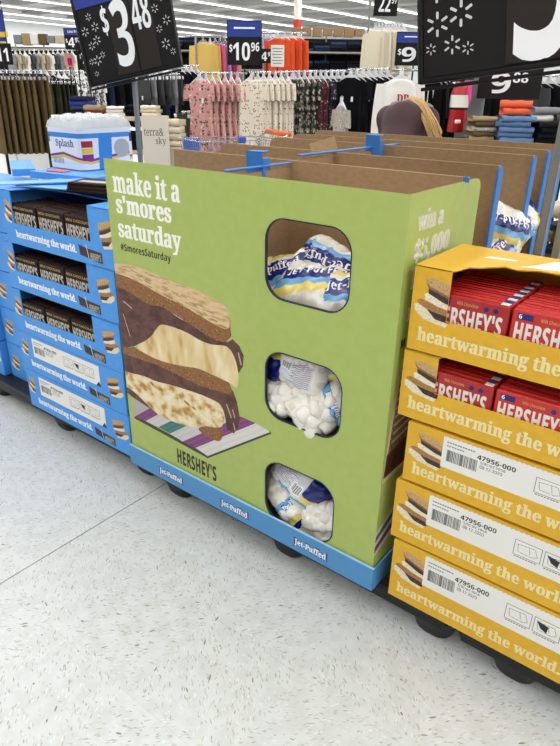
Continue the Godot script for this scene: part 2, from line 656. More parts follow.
func build_foreground() -> void:
	pallet("display pallet of black plastic under the green bin, reaching under the yellow cases", -1.625, -0.4, -1.325, -2.5, [-1.56, -1.005, -0.45])
	pallet("black plastic pallet under the yellow cases, partly outside the picture", -0.362, 0.86, -1.325, -2.5, [-0.2, 0.25, 0.7])
	pallet("black plastic pallet under the stacks of blue cases", -3.95, -1.66, -1.345, -2.5, [-3.8, -2.95, -2.37, -1.78])
	green_display()
	rear_bins()
	bags()
	yellow_cases()
	blue_cases()
	water_pack()
	price_signs()


func loft(st: SurfaceTool, a: PackedVector2Array, ya: float, b: PackedVector2Array, yb: float) -> void:
	# from outline a at height ya up to outline b at yb, capped below
	for i in a.size():
		var j := (i + 1) % a.size()
		quad(st, Vector3(a[j].x, ya, a[j].y), Vector3(a[i].x, ya, a[i].y), Vector3(b[i].x, yb, b[i].y), Vector3(b[j].x, yb, b[j].y))
	for i in range(1, a.size() - 1):
		tri(st, Vector3(a[0].x, ya, a[0].y), Vector3(a[i + 1].x, ya, a[i + 1].y), Vector3(a[i].x, ya, a[i].y))


func pallet(label: String, x0: float, x1: float, z0: float, z1: float, xs: Array) -> void:
	var o := thing("pallet", label, "pallet", Vector3((x0 + x1) / 2, 0, (z0 + z1) / 2))
	var st := S()
	var w := x1 - x0
	var d := z0 - z1
	box(st, Vector3(0, 0.1, 0), Vector3(w, 0.034, d), 0.008)
	box(st, Vector3(0, 0.078, d / 2 - 0.012), Vector3(w - 0.02, 0.024, 0.018), 0.004)
	box(st, Vector3(0, 0.078, -d / 2 + 0.012), Vector3(w - 0.02, 0.024, 0.018), 0.004)
	part(o, "deck", done(st), M.black_plastic)
	if not MESH.has("pallet_foot"):
		var f := S(true)
		loft(f, rounded(0.10, 0.10, 0.035, 4), 0.0, rounded(0.115, 0.115, 0.038, 4), 0.012)
		loft(f, rounded(0.115, 0.115, 0.038, 4), 0.012, rounded(0.155, 0.15, 0.045, 4), 0.084)
		MESH["pallet_foot"] = done(f)
	for x in xs:
		for z in [d / 2 - 0.082, 0.0, -d / 2 + 0.085]:
			part(o, "foot", MESH["pallet_foot"], M.black_plastic, Vector3(x - (x0 + x1) / 2, 0, z))


func half_panel(W: float, H: float, wins: Array, mid: float, left: bool) -> PackedVector2Array:
	# the panel left or right of the line through the middle of the windows
	var p := PackedVector2Array()
	if left: p.append_array([Vector2(mid, 0), Vector2(mid, H), Vector2(0, H), Vector2(0, 0)])
	else: p.append_array([Vector2(mid, H), Vector2(mid, 0), Vector2(W, 0), Vector2(W, H)])
	var notch := PackedVector2Array()
	var order := wins.duplicate()
	order.sort_custom(func(a, b): return a[1] < b[1])
	if not left: order.reverse()
	for win in order:
		var full := rounded(win[2], win[3], win[4], 7, Vector2(mid, win[1]))
		var side := []
		var top := Vector2(mid, win[1] + win[3] / 2)
		var low := Vector2(mid, win[1] - win[3] / 2)
		for q in full:
			if (left and q.x < mid - 1e-4) or (not left and q.x > mid + 1e-4): side.append(q)
		side.sort_custom(func(a, b): return (a - Vector2(mid, win[1])).angle() < (b - Vector2(mid, win[1])).angle())
		if left:
			# from below upwards along the left half
			var s2 := []
			for q in side: s2.append([wrapf(-(q - Vector2(mid, win[1])).angle() - PI / 2, 0, TAU), q])
			s2.sort_custom(func(a, b): return a[0] < b[0])
			notch.append(low)
			for q in s2: notch.append(q[1])
			notch.append(top)
		else:
			var s2 := []
			for q in side: s2.append([wrapf(PI / 2 - (q - Vector2(mid, win[1])).angle(), 0, TAU), q])
			s2.sort_custom(func(a, b): return a[0] < b[0])
			notch.append(top)
			for q in s2: notch.append(q[1])
			notch.append(low)
	var out := PackedVector2Array([p[0]])
	out.append_array(notch)
	for i in range(1, 4): out.append(p[i])
	return out


func flat_face(st: SurfaceTool, poly: PackedVector2Array, z: float, W: float, H: float) -> void:
	var idx := Geometry2D.triangulate_polygon(poly)
	for i in range(0, idx.size(), 3):
		var t := [poly[idx[i]], poly[idx[i + 1]], poly[idx[i + 2]]]
		if (t[1] - t[0]).cross(t[2] - t[0]) > 0.0: t = [t[0], t[2], t[1]]
		for q in t:
			st.set_uv(Vector2(q.x / W, 1.0 - q.y / H))
			st.add_vertex(Vector3(q.x, q.y, z))


func green_display() -> void:
	var W := 1.103
	var H := 1.17
	var o := thing("display_bin", "tall green cardboard bin with three rounded windows full of marshmallow bags", "display bin", Vector3(-1.735, 0.12, -1.295))
	# front: the printed panel, cut by three rounded windows
	var p := Paint.new(1103, 1170, rgb(170, 187, 100))
	p.grain(PackedVector2Array([Vector2(0, 0), Vector2(1103, 0), Vector2(1103, 1170), Vector2(0, 1170)]), [rgb(168, 185, 97), rgb(172, 189, 103)], noise(0.02, 8))
	draw_smore(p, Transform2D(Vector2(1, 0), Vector2(0, -1), Vector2(0, 1170)), true)
	var front_mat := tex_mat("green_print", p.texture(), 0.5)
	var wins := [[0.82, 0.9575, 0.281, 0.229, 0.066], [0.82, 0.572, 0.277, 0.228, 0.066], [0.82, 0.187, 0.272, 0.234, 0.066]]
	var face := S()
	var board := S()
	for left in [true, false]:
		var poly := half_panel(W, H, wins, 0.82, left)
		flat_face(face, poly, 0.0, W, H)
		slab(board, poly, -0.006, -0.0004, Transform3D(Basis.from_scale(Vector3(1.0 - 0.008 / W, 1.0 - 0.0006 / H, 1)), Vector3(0.004, 0, 0)))
	var fp := part(o, "front_panel", done(board), M.kraft)
	part(fp, "printed_face", done(face), front_mat)
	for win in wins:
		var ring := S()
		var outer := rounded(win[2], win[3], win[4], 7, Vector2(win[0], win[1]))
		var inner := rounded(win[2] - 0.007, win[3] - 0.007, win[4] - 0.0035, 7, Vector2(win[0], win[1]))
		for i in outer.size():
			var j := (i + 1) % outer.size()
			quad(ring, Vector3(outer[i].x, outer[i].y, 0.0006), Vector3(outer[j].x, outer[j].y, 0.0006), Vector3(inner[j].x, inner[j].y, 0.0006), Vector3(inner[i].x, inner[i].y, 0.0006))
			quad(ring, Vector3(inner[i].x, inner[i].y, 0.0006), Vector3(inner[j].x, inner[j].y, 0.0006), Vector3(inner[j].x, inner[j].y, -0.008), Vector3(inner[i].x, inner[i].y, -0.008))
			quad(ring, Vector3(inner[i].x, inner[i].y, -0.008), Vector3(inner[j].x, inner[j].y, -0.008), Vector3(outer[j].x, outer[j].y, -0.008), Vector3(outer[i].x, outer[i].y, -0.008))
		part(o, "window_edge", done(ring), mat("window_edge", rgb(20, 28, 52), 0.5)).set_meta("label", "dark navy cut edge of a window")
	# sides: printed green outside, brown inside; the back corner is rounded
	var sp := Paint.new(430, 1170, rgb(170, 187, 100))
	side_print(sp)
	var side_mat := tex_mat("side_print", sp.texture(), 0.5)
	var outline := PackedVector2Array([Vector2(0, 0), Vector2(0.424, 0), Vector2(0.424, H - 0.03), Vector2(0.421, H - 0.018), Vector2(0.414, H - 0.007), Vector2(0.402, H - 0.002), Vector2(0.388, H), Vector2(0, H)])
	for right in [true, false]:
		var turn := Basis(Vector3(0, 0, -1), Vector3(0, 1, 0), Vector3(1, 0, 0)) if right else Basis(Vector3(0, 0, -1), Vector3(0, 1, 0), Vector3(-1, 0, 0))
		var bst := S()
		var rim := outline.duplicate()
		if not right:
			for i in rim.size(): rim[i].y = minf(rim[i].y, H - 0.13)
			rim = PackedVector2Array([rim[0], rim[1], rim[2], rim[7]])
		rim[0].x = 0.0025
		rim[rim.size() - 1].x = 0.0025
		slab(bst, rim, -0.006, -0.0004)
		rim[0].x = 0.0
		rim[rim.size() - 1].x = 0.0
		var fst := S()
		flat_face(fst, rim, 0.0, 0.43, H)
		var s := part(o, "side_panel", done(bst), M.kraft, Vector3(W if right else 0.0, 0, 0), turn)
		part(s, "printed_face", done(fst), side_mat)
		if right:
			for t in [["win a", 0.052, 1.078, 0.145, 0.05], ["$5,000", 0.05, 0.996, 0.2, 0.064], ["backyard", 0.05, 0.922, 0.3, 0.062], ["makeover", 0.05, 0.852, 0.3, 0.05]]:
				print_text(s, t[0], serif, M.print_white, Vector3(t[1], t[2], 0.0004), Basis(), t[3], t[4], 0.0006)
			print_text(s, "M", sans, M.print_black, Vector3(0.03, 0.785, 0.0004), Basis(), 0.022, 0.024, 0.0006)
	# inside: brown back, middle divider and the shelves the bags lie on
	var bk := S()
	box(bk, Vector3(W / 2, H / 2 + 0.005, -0.305), Vector3(W - 0.014, H + 0.01, 0.006))
	part(o, "back_panel", done(bk), M.kraft)
	part(o, "back_panel_edge", box_mesh(Vector3(W - 0.014, 0.0012, 0.0062)), M.kraft_edge, Vector3(W / 2, H + 0.0108, -0.305))
	part(o, "blue_tab", box_mesh(Vector3(0.04, 0.014, 0.005), 0.001), M.bin_blue, Vector3(W - 0.01, H + 0.004, -0.311))
	part(o, "middle_divider", box_mesh(Vector3(0.006, H - 0.02, 0.29), 0.001), M.kraft, Vector3(0.535, H / 2, -0.154))
	for y in [0.79, 0.41, 0.012]:
		part(o, "shelf", box_mesh(Vector3(W - 0.016, 0.006, 0.29)), M.kraft, Vector3(W / 2, y, -0.154))
	# the blue tray round the foot
	var tray := S()
	box(tray, Vector3(W / 2, 0.042, 0.007), Vector3(W + 0.018, 0.084, 0.008), 0.0015)
	box(tray, Vector3(W + 0.007, 0.042, -0.155), Vector3(0.006, 0.084, 0.31), 0.0015)
	box(tray, Vector3(-0.007, 0.042, -0.155), Vector3(0.006, 0.084, 0.31), 0.0015)
	part(o, "tray", done(tray), M.tray_blue)
	part(o, "tray_edge", box_mesh(Vector3(W + 0.018, 0.0014, 0.0082)), mat("tray_edge", rgb(150, 196, 226), 0.7), Vector3(W / 2, 0.0847, 0.007))
	for x in [0.161, 0.485, 0.813]:
		for layer in 2:
			var w := 0.126 if layer else 0.138
			var h := 0.031 if layer else 0.042
			var t := print_text(o, "Jet-Puffed", serif, M.sign_white if layer else M.navy, Vector3(x + (0.006 if layer else 0.0), 0.016 + (0.006 if layer else 0.0), 0.0112 + 0.0004 * layer), Basis(Vector3(0, 0, 1), -0.02), w, h, 0.0004)
			t.set_meta("label", "white bouncing letters" if layer else "navy outline of the letters")
	part(o, "blue_fold", box_mesh(Vector3(0.014, 0.006, 0.3), 0.002), M.bin_blue, Vector3(0.535, H + 0.004, -0.152))
	clip(o, Vector3(0.512, H - 0.035, -0.155))
	# words on the front
	print_text(o, "make it a", serif, M.print_white, Vector3(0.035, 1.066, 0.0002), Basis(), 0.318, 0.072, 0.0006)
	print_text(o, "s'mores", serif, M.print_white, Vector3(0.042, 1.0, 0.0002), Basis(), 0.266, 0.06, 0.0006)
	print_text(o, "saturday", serif, M.print_white, Vector3(0.041, 0.902, 0.0002), Basis(), 0.307, 0.082, 0.0006)
	print_text(o, "#SmoresSaturday", sans, M.print_black, Vector3(0.045, 0.868, 0.0002), Basis(), 0.248, 0.033, 0.0006)
	print_text(o, "HERSHEY'S", heavy, mat("choc_print", rgb(52, 36, 28), 0.6), Vector3(0.262, 0.106, 0.0002), Basis(), 0.2, 0.064, 0.0006)


func clip(parent: Node, where: Vector3) -> void:
	# a blue cardboard clip folded over the divider
	var st := S()
	box(st, Vector3(0, 0.03, 0), Vector3(0.055, 0.1, 0.004), 0.001)
	box(st, Vector3(0.028, 0.02, -0.02), Vector3(0.004, 0.08, 0.045), 0.001)
	box(st, Vector3(0, 0.078, -0.02), Vector3(0.055, 0.004, 0.044), 0.001)
	part(parent, "clip", done(st), M.bin_blue, where, Basis(Vector3.UP, deg_to_rad(12)))


func side_print(p: Paint) -> void:
	# lower half of the side: another part of the sandwich picture and its striped cloth
	p.grain(PackedVector2Array([Vector2(0, 0), Vector2(430, 0), Vector2(430, 1170), Vector2(0, 1170)]), [rgb(168, 185, 97), rgb(172, 189, 103)], noise(0.02, 9))
	p.poly(PackedVector2Array([Vector2(46, 420), Vector2(430, 420), Vector2(430, 790), Vector2(6, 790), Vector2(20, 600)]), rgb(226, 208, 168))
	var crumb := noise(0.06, 15)
	p.grain(PackedVector2Array([Vector2(56, 420), Vector2(430, 420), Vector2(430, 700), Vector2(22, 700), Vector2(34, 600)]), [rgb(110, 78, 50), rgb(168, 142, 112), rgb(80, 52, 34), rgb(190, 168, 140)], crumb)
	for k in 9:
		p.stroke(Vector2(40, 460 + 26 * k), Vector2(300, 440 + 26 * k), 9, rgb(196, 188, 178))
	p.grain(PackedVector2Array([Vector2(16, 700), Vector2(430, 660), Vector2(430, 770), Vector2(10, 775)]), [rgb(52, 28, 22), rgb(92, 54, 42), rgb(70, 40, 32)], noise(0.03, 16))
	p.poly(PackedVector2Array([Vector2(0, 960), Vector2(430, 760), Vector2(430, 900), Vector2(0, 1050)]), rgb(214, 208, 204))
	p.poly(PackedVector2Array([Vector2(0, 975), Vector2(430, 790), Vector2(430, 818), Vector2(0, 996)]), rgb(48, 104, 108))
	p.poly(PackedVector2Array([Vector2(0, 1012), Vector2(430, 842), Vector2(430, 872), Vector2(0, 1036)]), rgb(118, 56, 106))


func rear_bins() -> void:
	# the open brown bins behind the green one: cross panels, a middle divider with a blue fold, blue end flanges on the right
	var o := thing("cardboard_bin", "brown cardboard bins with blue edges right behind the green bin", "display bin", Vector3(-1.73, 0.12, -1.62))
	var H := 1.19
	var zs := [-0.225, -0.535, -0.69, -0.86]
	var x_mid := 0.53
	for i in 4:
		var st := S()
		var r := 0.03
		var h: float = H + 0.008 * i
		var left := PackedVector2Array([Vector2(0, 0), Vector2(1.1, 0), Vector2(1.1, h), Vector2(r, h), Vector2(r * 0.3, h - r * 0.3), Vector2(0, h - r)])
		slab(st, left, -0.003, 0.003)
		var p := part(o, "cross_panel", done(st), M.kraft, Vector3(0, 0, zs[i]))
		part(p, "torn_edge", box_mesh(Vector3(1.06, 0.0012, 0.0062)), M.kraft_edge, Vector3(0.57, h + 0.0006, 0))
		# the blue flange that closes the panel's right end
		var fl := S()
		var f := PackedVector2Array([Vector2(-0.018, 0), Vector2(0.022, 0), Vector2(0.022, h - 0.018), Vector2(0.016, h - 0.006), Vector2(0.004, h), Vector2(-0.004, h), Vector2(-0.014, h - 0.006), Vector2(-0.018, h - 0.018)])
		slab(fl, f, 0.0, 0.005, Transform3D(Basis(Vector3(0, 0, -1), Vector3(0, 1, 0), Vector3(1, 0, 0)), Vector3(1.1, 0, zs[i])))
		part(o, "end_flange", done(fl), M.bin_blue)
	part(o, "middle_divider", box_mesh(Vector3(0.006, H - 0.01, 0.86), 0.001), M.kraft, Vector3(x_mid, H / 2 - 0.005, -0.44))
	part(o, "blue_fold", box_mesh(Vector3(0.014, 0.006, 0.84), 0.002), M.bin_blue, Vector3(x_mid, H + 0.003, -0.44))
	for x in [-0.012, 1.108]:
		part(o, "tray_side", box_mesh(Vector3(0.006, 0.084, 0.84), 0.0015), M.tray_blue, Vector3(x, 0.042, -0.43))
	part(o, "side_panel", box_mesh(Vector3(0.006, 0.9, 0.86), 0.001), M.bin_blue, Vector3(0.003, 0.45, -0.44))
	# short brown webs at the left ends turn back along the side
	for i in 4:
		part(o, "corner_web", box_mesh(Vector3(0.006, 0.26, 0.07), 0.001), M.kraft, Vector3(0.004, H - 0.16, zs[i] + 0.037))
	# shelves inside, which carry the bags
	for i in 3:
		part(o, "shelf", box_mesh(Vector3(1.06, 0.006, absf(zs[i] - (zs[i - 1] if i else 0.0)) - 0.01)), M.kraft, Vector3(0.55, 0.83, (zs[i] + (zs[i - 1] if i else 0.0)) / 2))
	clip(o, Vector3(0.535, H - 0.035, -0.47))
	# a loose brown flap folded up at the end of a panel
	part(o, "loose_flap", box_mesh(Vector3(0.09, 0.05, 0.005), 0.001), M.kraft, Vector3(0.47, H + 0.012, -0.245), Basis.from_euler(Vector3(-0.5, 0.5, 0.35)))


# ------------------------------------------------------------------ marshmallow bags

func bag_texture(kind: int) -> ImageTexture:
	var p := Paint.new(384, 256, rgb(236, 232, 222))
	var r := RandomNumberGenerator.new()
	r.seed = 30 + kind
	for k in 60:
		p.disc(Vector2(r.randf() * 384, r.randf() * 256), Vector2(r.randf_range(16, 30), r.randf_range(12, 20)), [rgb(240, 236, 228), rgb(228, 222, 210), rgb(244, 242, 236), rgb(220, 213, 200)][k % 4], r.randf() * 3)
	var sky := rgb(110, 170, 216)
	var navy := rgb(22, 32, 120)
	var sun := rgb(236, 214, 120)
	if kind == 0:
		p.poly(PackedVector2Array([Vector2(0, 170), Vector2(384, 60), Vector2(384, 110), Vector2(0, 215)]), sky)
		p.poly(PackedVector2Array([Vector2(0, 215), Vector2(384, 110), Vector2(384, 150), Vector2(0, 256)]), sun)
		p.poly(PackedVector2Array([Vector2(30, 110), Vector2(340, 25), Vector2(360, 85), Vector2(50, 165)]), navy)
		ink(p, "JET-PUFFED", sans, rgb(245, 245, 245), 62, 148, 270, 48, -0.25)
		p.disc(Vector2(300, 160), Vector2(26, 18), rgb(248, 248, 246), 0.4)
		p.poly(PackedVector2Array([Vector2(0, 0), Vector2(70, 0), Vector2(20, 70), Vector2(0, 80)]), sky)
	elif kind == 1:
		p.rect(60, 40, 200, 150, rgb(214, 216, 222))
		for k in 13:
			p.rect(70, 48 + 10 * k, 90 + 40 * ((k * 7) % 3) / 2.0, 3, rgb(110, 112, 140) if k % 4 else rgb(196, 96, 110))
		p.rect(190, 120, 62, 58, rgb(246, 246, 244))
		for k in 12: p.rect(196 + 4.4 * k, 126, 1 + k % 3, 46, rgb(40, 40, 60))
		p.poly(PackedVector2Array([Vector2(260, 20), Vector2(384, 20), Vector2(384, 150), Vector2(260, 150)]), navy)
		p.poly(PackedVector2Array([Vector2(260, 150), Vector2(384, 150), Vector2(384, 195), Vector2(260, 195)]), sun)
		p.poly(PackedVector2Array([Vector2(60, 195), Vector2(384, 195), Vector2(384, 220), Vector2(60, 220)]), sky)
	elif kind == 2:
		p.poly(PackedVector2Array([Vector2(210, 0), Vector2(260, 0), Vector2(250, 256), Vector2(200, 256)]), sky)
		p.poly(PackedVector2Array([Vector2(330, 0), Vector2(384, 0), Vector2(384, 256), Vector2(330, 256)]), navy)
		p.poly(PackedVector2Array([Vector2(300, 120), Vector2(330, 60), Vector2(330, 256), Vector2(290, 256)]), sun)
		ink(p, "Jet-Puffed", serif, navy, 268, 240, 220, 52, -PI / 2)
		ink(p, "Jet-Puffed", serif, rgb(246, 246, 246), 264, 236, 212, 42, -PI / 2)
	else:
		p.poly(PackedVector2Array([Vector2(0, 90), Vector2(384, 40), Vector2(384, 128), Vector2(0, 170)]), navy)
		ink(p, "Jet-Puffed", serif, rgb(244, 244, 244), 40, 152, 290, 60, -0.12)
		p.poly(PackedVector2Array([Vector2(0, 170), Vector2(384, 128), Vector2(384, 160), Vector2(0, 200)]), sky)
		p.poly(PackedVector2Array([Vector2(0, 0), Vector2(384, 0), Vector2(384, 22), Vector2(0, 60)]), sun)
	return p.texture()


func bag_mesh(sd: int, w: float, h: float, t: float) -> ArrayMesh:
	# a plastic pillow bag: sealed and crimped at both ends, bulging over the lumps inside
	var st := S(true)
	var n := 34
	var m := 22
	var lump := noise(21.0, sd, FastNoiseLite.TYPE_CELLULAR)
	lump.fractal_type = FastNoiseLite.FRACTAL_NONE
	lump.cellular_return_type = FastNoiseLite.RETURN_DISTANCE
	var crease := noise(22.0, sd + 5)
	var pt := func(i: int, j: int, side: float) -> Vector3:
		var u := 2.0 * i / n - 1.0
		var v := 2.0 * j / m - 1.0
		var seal := clampf((1.0 - absf(u)) / 0.1, 0.0, 1.0)
		var body := pow(maxf(0.0, 1.0 - pow(absf(u), 3.2)), 0.6) * pow(maxf(0.0, 1.0 - pow(absf(v), 2.4)), 0.6)
		var x := u * w / 2
		var y := v * h / 2 * (1.0 - 0.12 * (1.0 - absf(u)) + 0.05 * sin(u * 5.0 + sd))
		var bump := 0.022 * (1.0 - 1.3 * (lump.get_noise_2d(x + side * 3.0, y) * 0.5 + 0.5)) + 0.009 * crease.get_noise_2d(x * 1.4, y * 1.4 + side)
		var z := side * (t / 2 * body + bump * body) + (1.0 - seal) * 0.006 * sin(v * 17.0)
		return Vector3(x, y + 0.01 * crease.get_noise_2d(x, 9.0 + sd), z + 0.012 * sin(u * 2.0 + sd))
	for side in [1.0, -1.0]:
		for i in n:
			for j in m:
				var q := [pt.call(i, j, side), pt.call(i + 1, j, side), pt.call(i + 1, j + 1, side), pt.call(i, j + 1, side)]
				var uv := [Vector2(float(i) / n, 1.0 - float(j) / m), Vector2(float(i + 1) / n, 1.0 - float(j) / m), Vector2(float(i + 1) / n, 1.0 - float(j + 1) / m), Vector2(float(i) / n, 1.0 - float(j + 1) / m)]
				if side < 0: q.reverse(); uv.reverse()
				quad_uv(st, q, uv)
	return done(st)


func marshmallow() -> ArrayMesh:
	if not MESH.has("marshmallow"):
		var st := S(true)
		lathe(st, [Vector2(0, -0.023), Vector2(0.018, -0.023), Vector2(0.0235, -0.018), Vector2(0.0255, -0.006), Vector2(0.0255, 0.007), Vector2(0.0235, 0.018), Vector2(0.018, 0.023), Vector2(0, 0.023)], 14)
		MESH["marshmallow"] = done(st)
	return MESH["marshmallow"]


func bags() -> void:
	for k in 4:
		tex_mat("bag_%d" % k, bag_texture(k), 0.22)
		M["bag_%d" % k].metallic_specular = 0.6
	var g := "marshmallow bags"
	# [label, x, y, z, tilt, turn, roll (degrees), print, width, height, thickness]
	var list := [
		["marshmallow bag lying at the front of the top window, white with blue stripe", -0.945, 0.985, -1.395, -52, 14, -10, 0, 0.25, 0.17, 0.085],
		["navy and white marshmallow bag at the back of the top window", -0.965, 1.03, -1.49, -48, -10, 172, 3, 0.24, 0.15, 0.08],
		["navy lettered marshmallow bag in the right corner of the top window", -0.8, 0.975, -1.4, -40, 20, -6, 3, 0.24, 0.16, 0.08],
		["marshmallow bag with blue corner at the left of the top window", -1.075, 0.985, -1.42, -30, 0, 30, 3, 0.2, 0.16, 0.07],
		["marshmallow bag showing its back print in the middle window", -0.985, 0.735, -1.375, -12, 6, 176, 1, 0.22, 0.16, 0.085],
		["plain white marshmallow bag at the bottom left of the middle window", -0.99, 0.625, -1.37, -20, 4, 8, 2, 0.23, 0.15, 0.09],
		["marshmallow bag with light blue band bulging out of the middle window", -0.86, 0.635, -1.362, -8, 30, 30, 2, 0.235, 0.15, 0.08],
		["marshmallow bag at the upper right of the middle window", -0.82, 0.745, -1.43, -14, 10, -20, 0, 0.24, 0.16, 0.09],
		["marshmallow bag with printed panel tilted in the bottom window", -0.955, 0.335, -1.385, -18, 6, -26, 1, 0.24, 0.17, 0.09],
		["white marshmallow bag at the lower left of the bottom window", -1.0, 0.235, -1.385, -26, 0, -34, 2, 0.24, 0.16, 0.09],
		["white marshmallow bag at the lower right of the bottom window", -0.835, 0.25, -1.375, -24, 4, 10, 2, 0.2, 0.13, 0.08],
		["navy marshmallow bag at the back right of the bottom window", -0.815, 0.345, -1.45, -10, 4, -8, 0, 0.24, 0.16, 0.08],
		["white marshmallow bag at the lower edge of the bottom window", -0.9, 0.18, -1.38, -60, 0, 4, 3, 0.24, 0.14, 0.07],
		["marshmallow bag standing in the side opening behind the blue flange", -0.69, 1.095, -2.05, -6, 62, -30, 0, 0.26, 0.18, 0.1],
		["lower marshmallow bag in the side opening by the grey post", -0.69, 0.995, -2.0, -20, 50, 24, 3, 0.24, 0.16, 0.09],
		["marshmallow bag seen between the third blue flange and the grey post", -0.68, 1.06, -2.235, -10, 60, 40, 2, 0.24, 0.13, 0.08],
	]
	var i := 0
	for b in list:
		var o := thing("marshmallow_bag", b[0], "bag", Vector3(b[1], b[2], b[3]), Basis.from_euler(Vector3(deg_to_rad(b[4]), deg_to_rad(b[5]), deg_to_rad(b[6]))), g)
		part(o, "film", bag_mesh(50 + i, b[8], b[9], b[10]), M["bag_%d" % b[7]])
		# marshmallows pressing against the clear part of the film
		if b[7] in [1, 2] and i < 13:
			for row in 3:
				for c in 3:
					var u := -0.36 + 0.26 * c + 0.1 * (row % 2) + rng.randf_range(-0.03, 0.03)
					var v := -0.5 + 0.46 * row + rng.randf_range(-0.05, 0.05)
					if b[7] == 1 and (v > -0.3 and u > -0.45): continue
					var body := pow(1.0 - pow(absf(u * 1.6), 3.2), 0.6) * pow(1.0 - pow(absf(v), 2.4), 0.6)
					part(o, "marshmallow", marshmallow(), mat("marshmallow_white", rgb(238, 234, 226), 0.6), Vector3(u * b[8] * 0.8, v * b[9] / 2 * 0.86, b[10] / 2 * body - 0.009), Basis.from_euler(Vector3(rng.randf_range(0.2, 1.3), rng.randf_range(-0.6, 0.6), rng.randf() * 3.0)))
		i += 1


# ------------------------------------------------------------------ chocolate cases

func case_label(p: Paint, x: float, y: float, w: float, h: float, s: float) -> void:
	# white address label; x, y: its upper left corner in pixels, s: pixels per metre
	p.rect(x, y, w, h, rgb(236, 235, 230))
	for k in int(w / (0.012 * s)): p.rect(x + 0.012 * s * k, y + 1, 0.006 * s, maxf(2, 0.0015 * s), rgb(170, 168, 160))
	# two lines of print too small to read
	for k in 11: p.rect(x + (0.01 + 0.0068 * k) * s, y + 0.015 * s, 0.005 * s, 0.004 * s, rgb(120, 120, 120))
	for k in 7: p.rect(x + (0.01 + 0.0068 * k) * s, y + 0.026 * s, 0.005 * s, 0.004 * s, rgb(140, 140, 140))
	var r := RandomNumberGenerator.new()
	r.seed = 3
	var bx := x + 0.013 * s
	while bx < x + 0.092 * s:
		var ww := r.randi_range(1, 3)
		p.rect(bx, y + 0.04 * s, ww, 0.036 * s, rgb(30, 30, 30))
		bx += ww + r.randi_range(1, 3)
	ink(p, "47956-000", sans, rgb(35, 35, 38), x + 0.09 * s, y + 0.036 * s, 0.095 * s, 0.0145 * s)
	ink(p, "SJ9CMC1058", mono, rgb(45, 45, 48), x + 0.1 * s, y + 0.049 * s, 0.062 * s, 0.0095 * s)
	ink(p, "08 12 2020", mono, rgb(45, 45, 48), x + 0.1 * s, y + 0.061 * s, 0.056 * s, 0.0095 * s)
	for k in 3:
		var dx := x + (0.233 + 0.072 * k) * s
		var dy := y + 0.026 * s
		if dx + 0.066 * s > x + w: break
		var c := rgb(70, 70, 70)
		for q in [[0, 0, 0.066, 0.0015], [0, 0.044, 0.066, 0.0015], [0, 0, 0.0015, 0.045], [0.065, 0, 0.0015, 0.045]]:
			p.rect(dx + q[0] * s, dy + q[1] * s, q[2] * s, q[3] * s, c)
		if k == 1:
			p.poly(PackedVector2Array([Vector2(dx + 0.006 * s, dy + 0.008 * s), Vector2(dx + 0.036 * s, dy + 0.014 * s), Vector2(dx + 0.034 * s, dy + 0.034 * s), Vector2(dx + 0.018 * s, dy + 0.028 * s)]), rgb(25, 25, 25))
		for q in [[0.008, 0.012, 0.05, 0.009], [0.05, 0.009, 0.058, 0.03], [0.008, 0.012, 0.012, 0.034], [0.012, 0.034, 0.045, 0.036], [0.045, 0.036, 0.058, 0.03], [0.036, 0.012, 0.04, 0.03]]:
			p.stroke(Vector2(dx + q[0] * s, dy + q[1] * s), Vector2(dx + q[2] * s, dy + q[3] * s), 1.5, c)
		for j in 8: p.rect(dx + (0.004 + 0.007 * j) * s, dy + 0.048 * s, 0.005 * s, 0.003 * s, rgb(120, 120, 120))


func icon(p: Paint, x: float, y: float, w: float, h: float, mirror := false) -> void:
	# the sandwich picture, small: its upper left corner and size in pixels
	var layers := [
		[rgb(52, 30, 24), [110, 420, 225, 445, 222, 478, 150, 474, 112, 442]],
		[rgb(232, 220, 190), [40, 410, 60, 403, 112, 432, 150, 470, 216, 480, 206, 504, 92, 484, 45, 442]],
		[rgb(168, 118, 66), [50, 387, 70, 374, 150, 394, 238, 420, 232, 446, 130, 432, 58, 402]],
		[rgb(236, 226, 200), [86, 344, 108, 332, 180, 366, 244, 384, 244, 412, 150, 398, 92, 374]],
		[rgb(58, 34, 28), [102, 306, 200, 340, 246, 362, 246, 388, 180, 372, 104, 338]],
		[rgb(140, 96, 52), [86, 280, 110, 296, 200, 330, 250, 352, 252, 366, 198, 346, 106, 314]],
		[rgb(198, 160, 108), [78, 266, 120, 250, 248, 290, 252, 354, 200, 334, 110, 300]],
	]
	for l in layers:
		var q := PackedVector2Array()
		for i in range(0, l[1].size(), 2):
			var u: float = (l[1][i] - 40.0) / 215.0
			q.append(Vector2(x + w * (1.0 - u if mirror else u), y + h * (l[1][i + 1] - 250.0) / 256.0))
		var c: Color = l[0]
		p.grain(q, [c.darkened(0.12), c, c.lightened(0.1)], noise(0.09, 31))
	var r := RandomNumberGenerator.new()
	r.seed = 8
	for k in 14:
		var u := r.randf_range(0.25, 0.9)
		p.disc(Vector2(x + w * (1.0 - u if mirror else u), y + h * (0.06 + 0.16 * u + r.randf_range(-0.02, 0.06))), Vector2(1.5, 1), rgb(120, 84, 48))


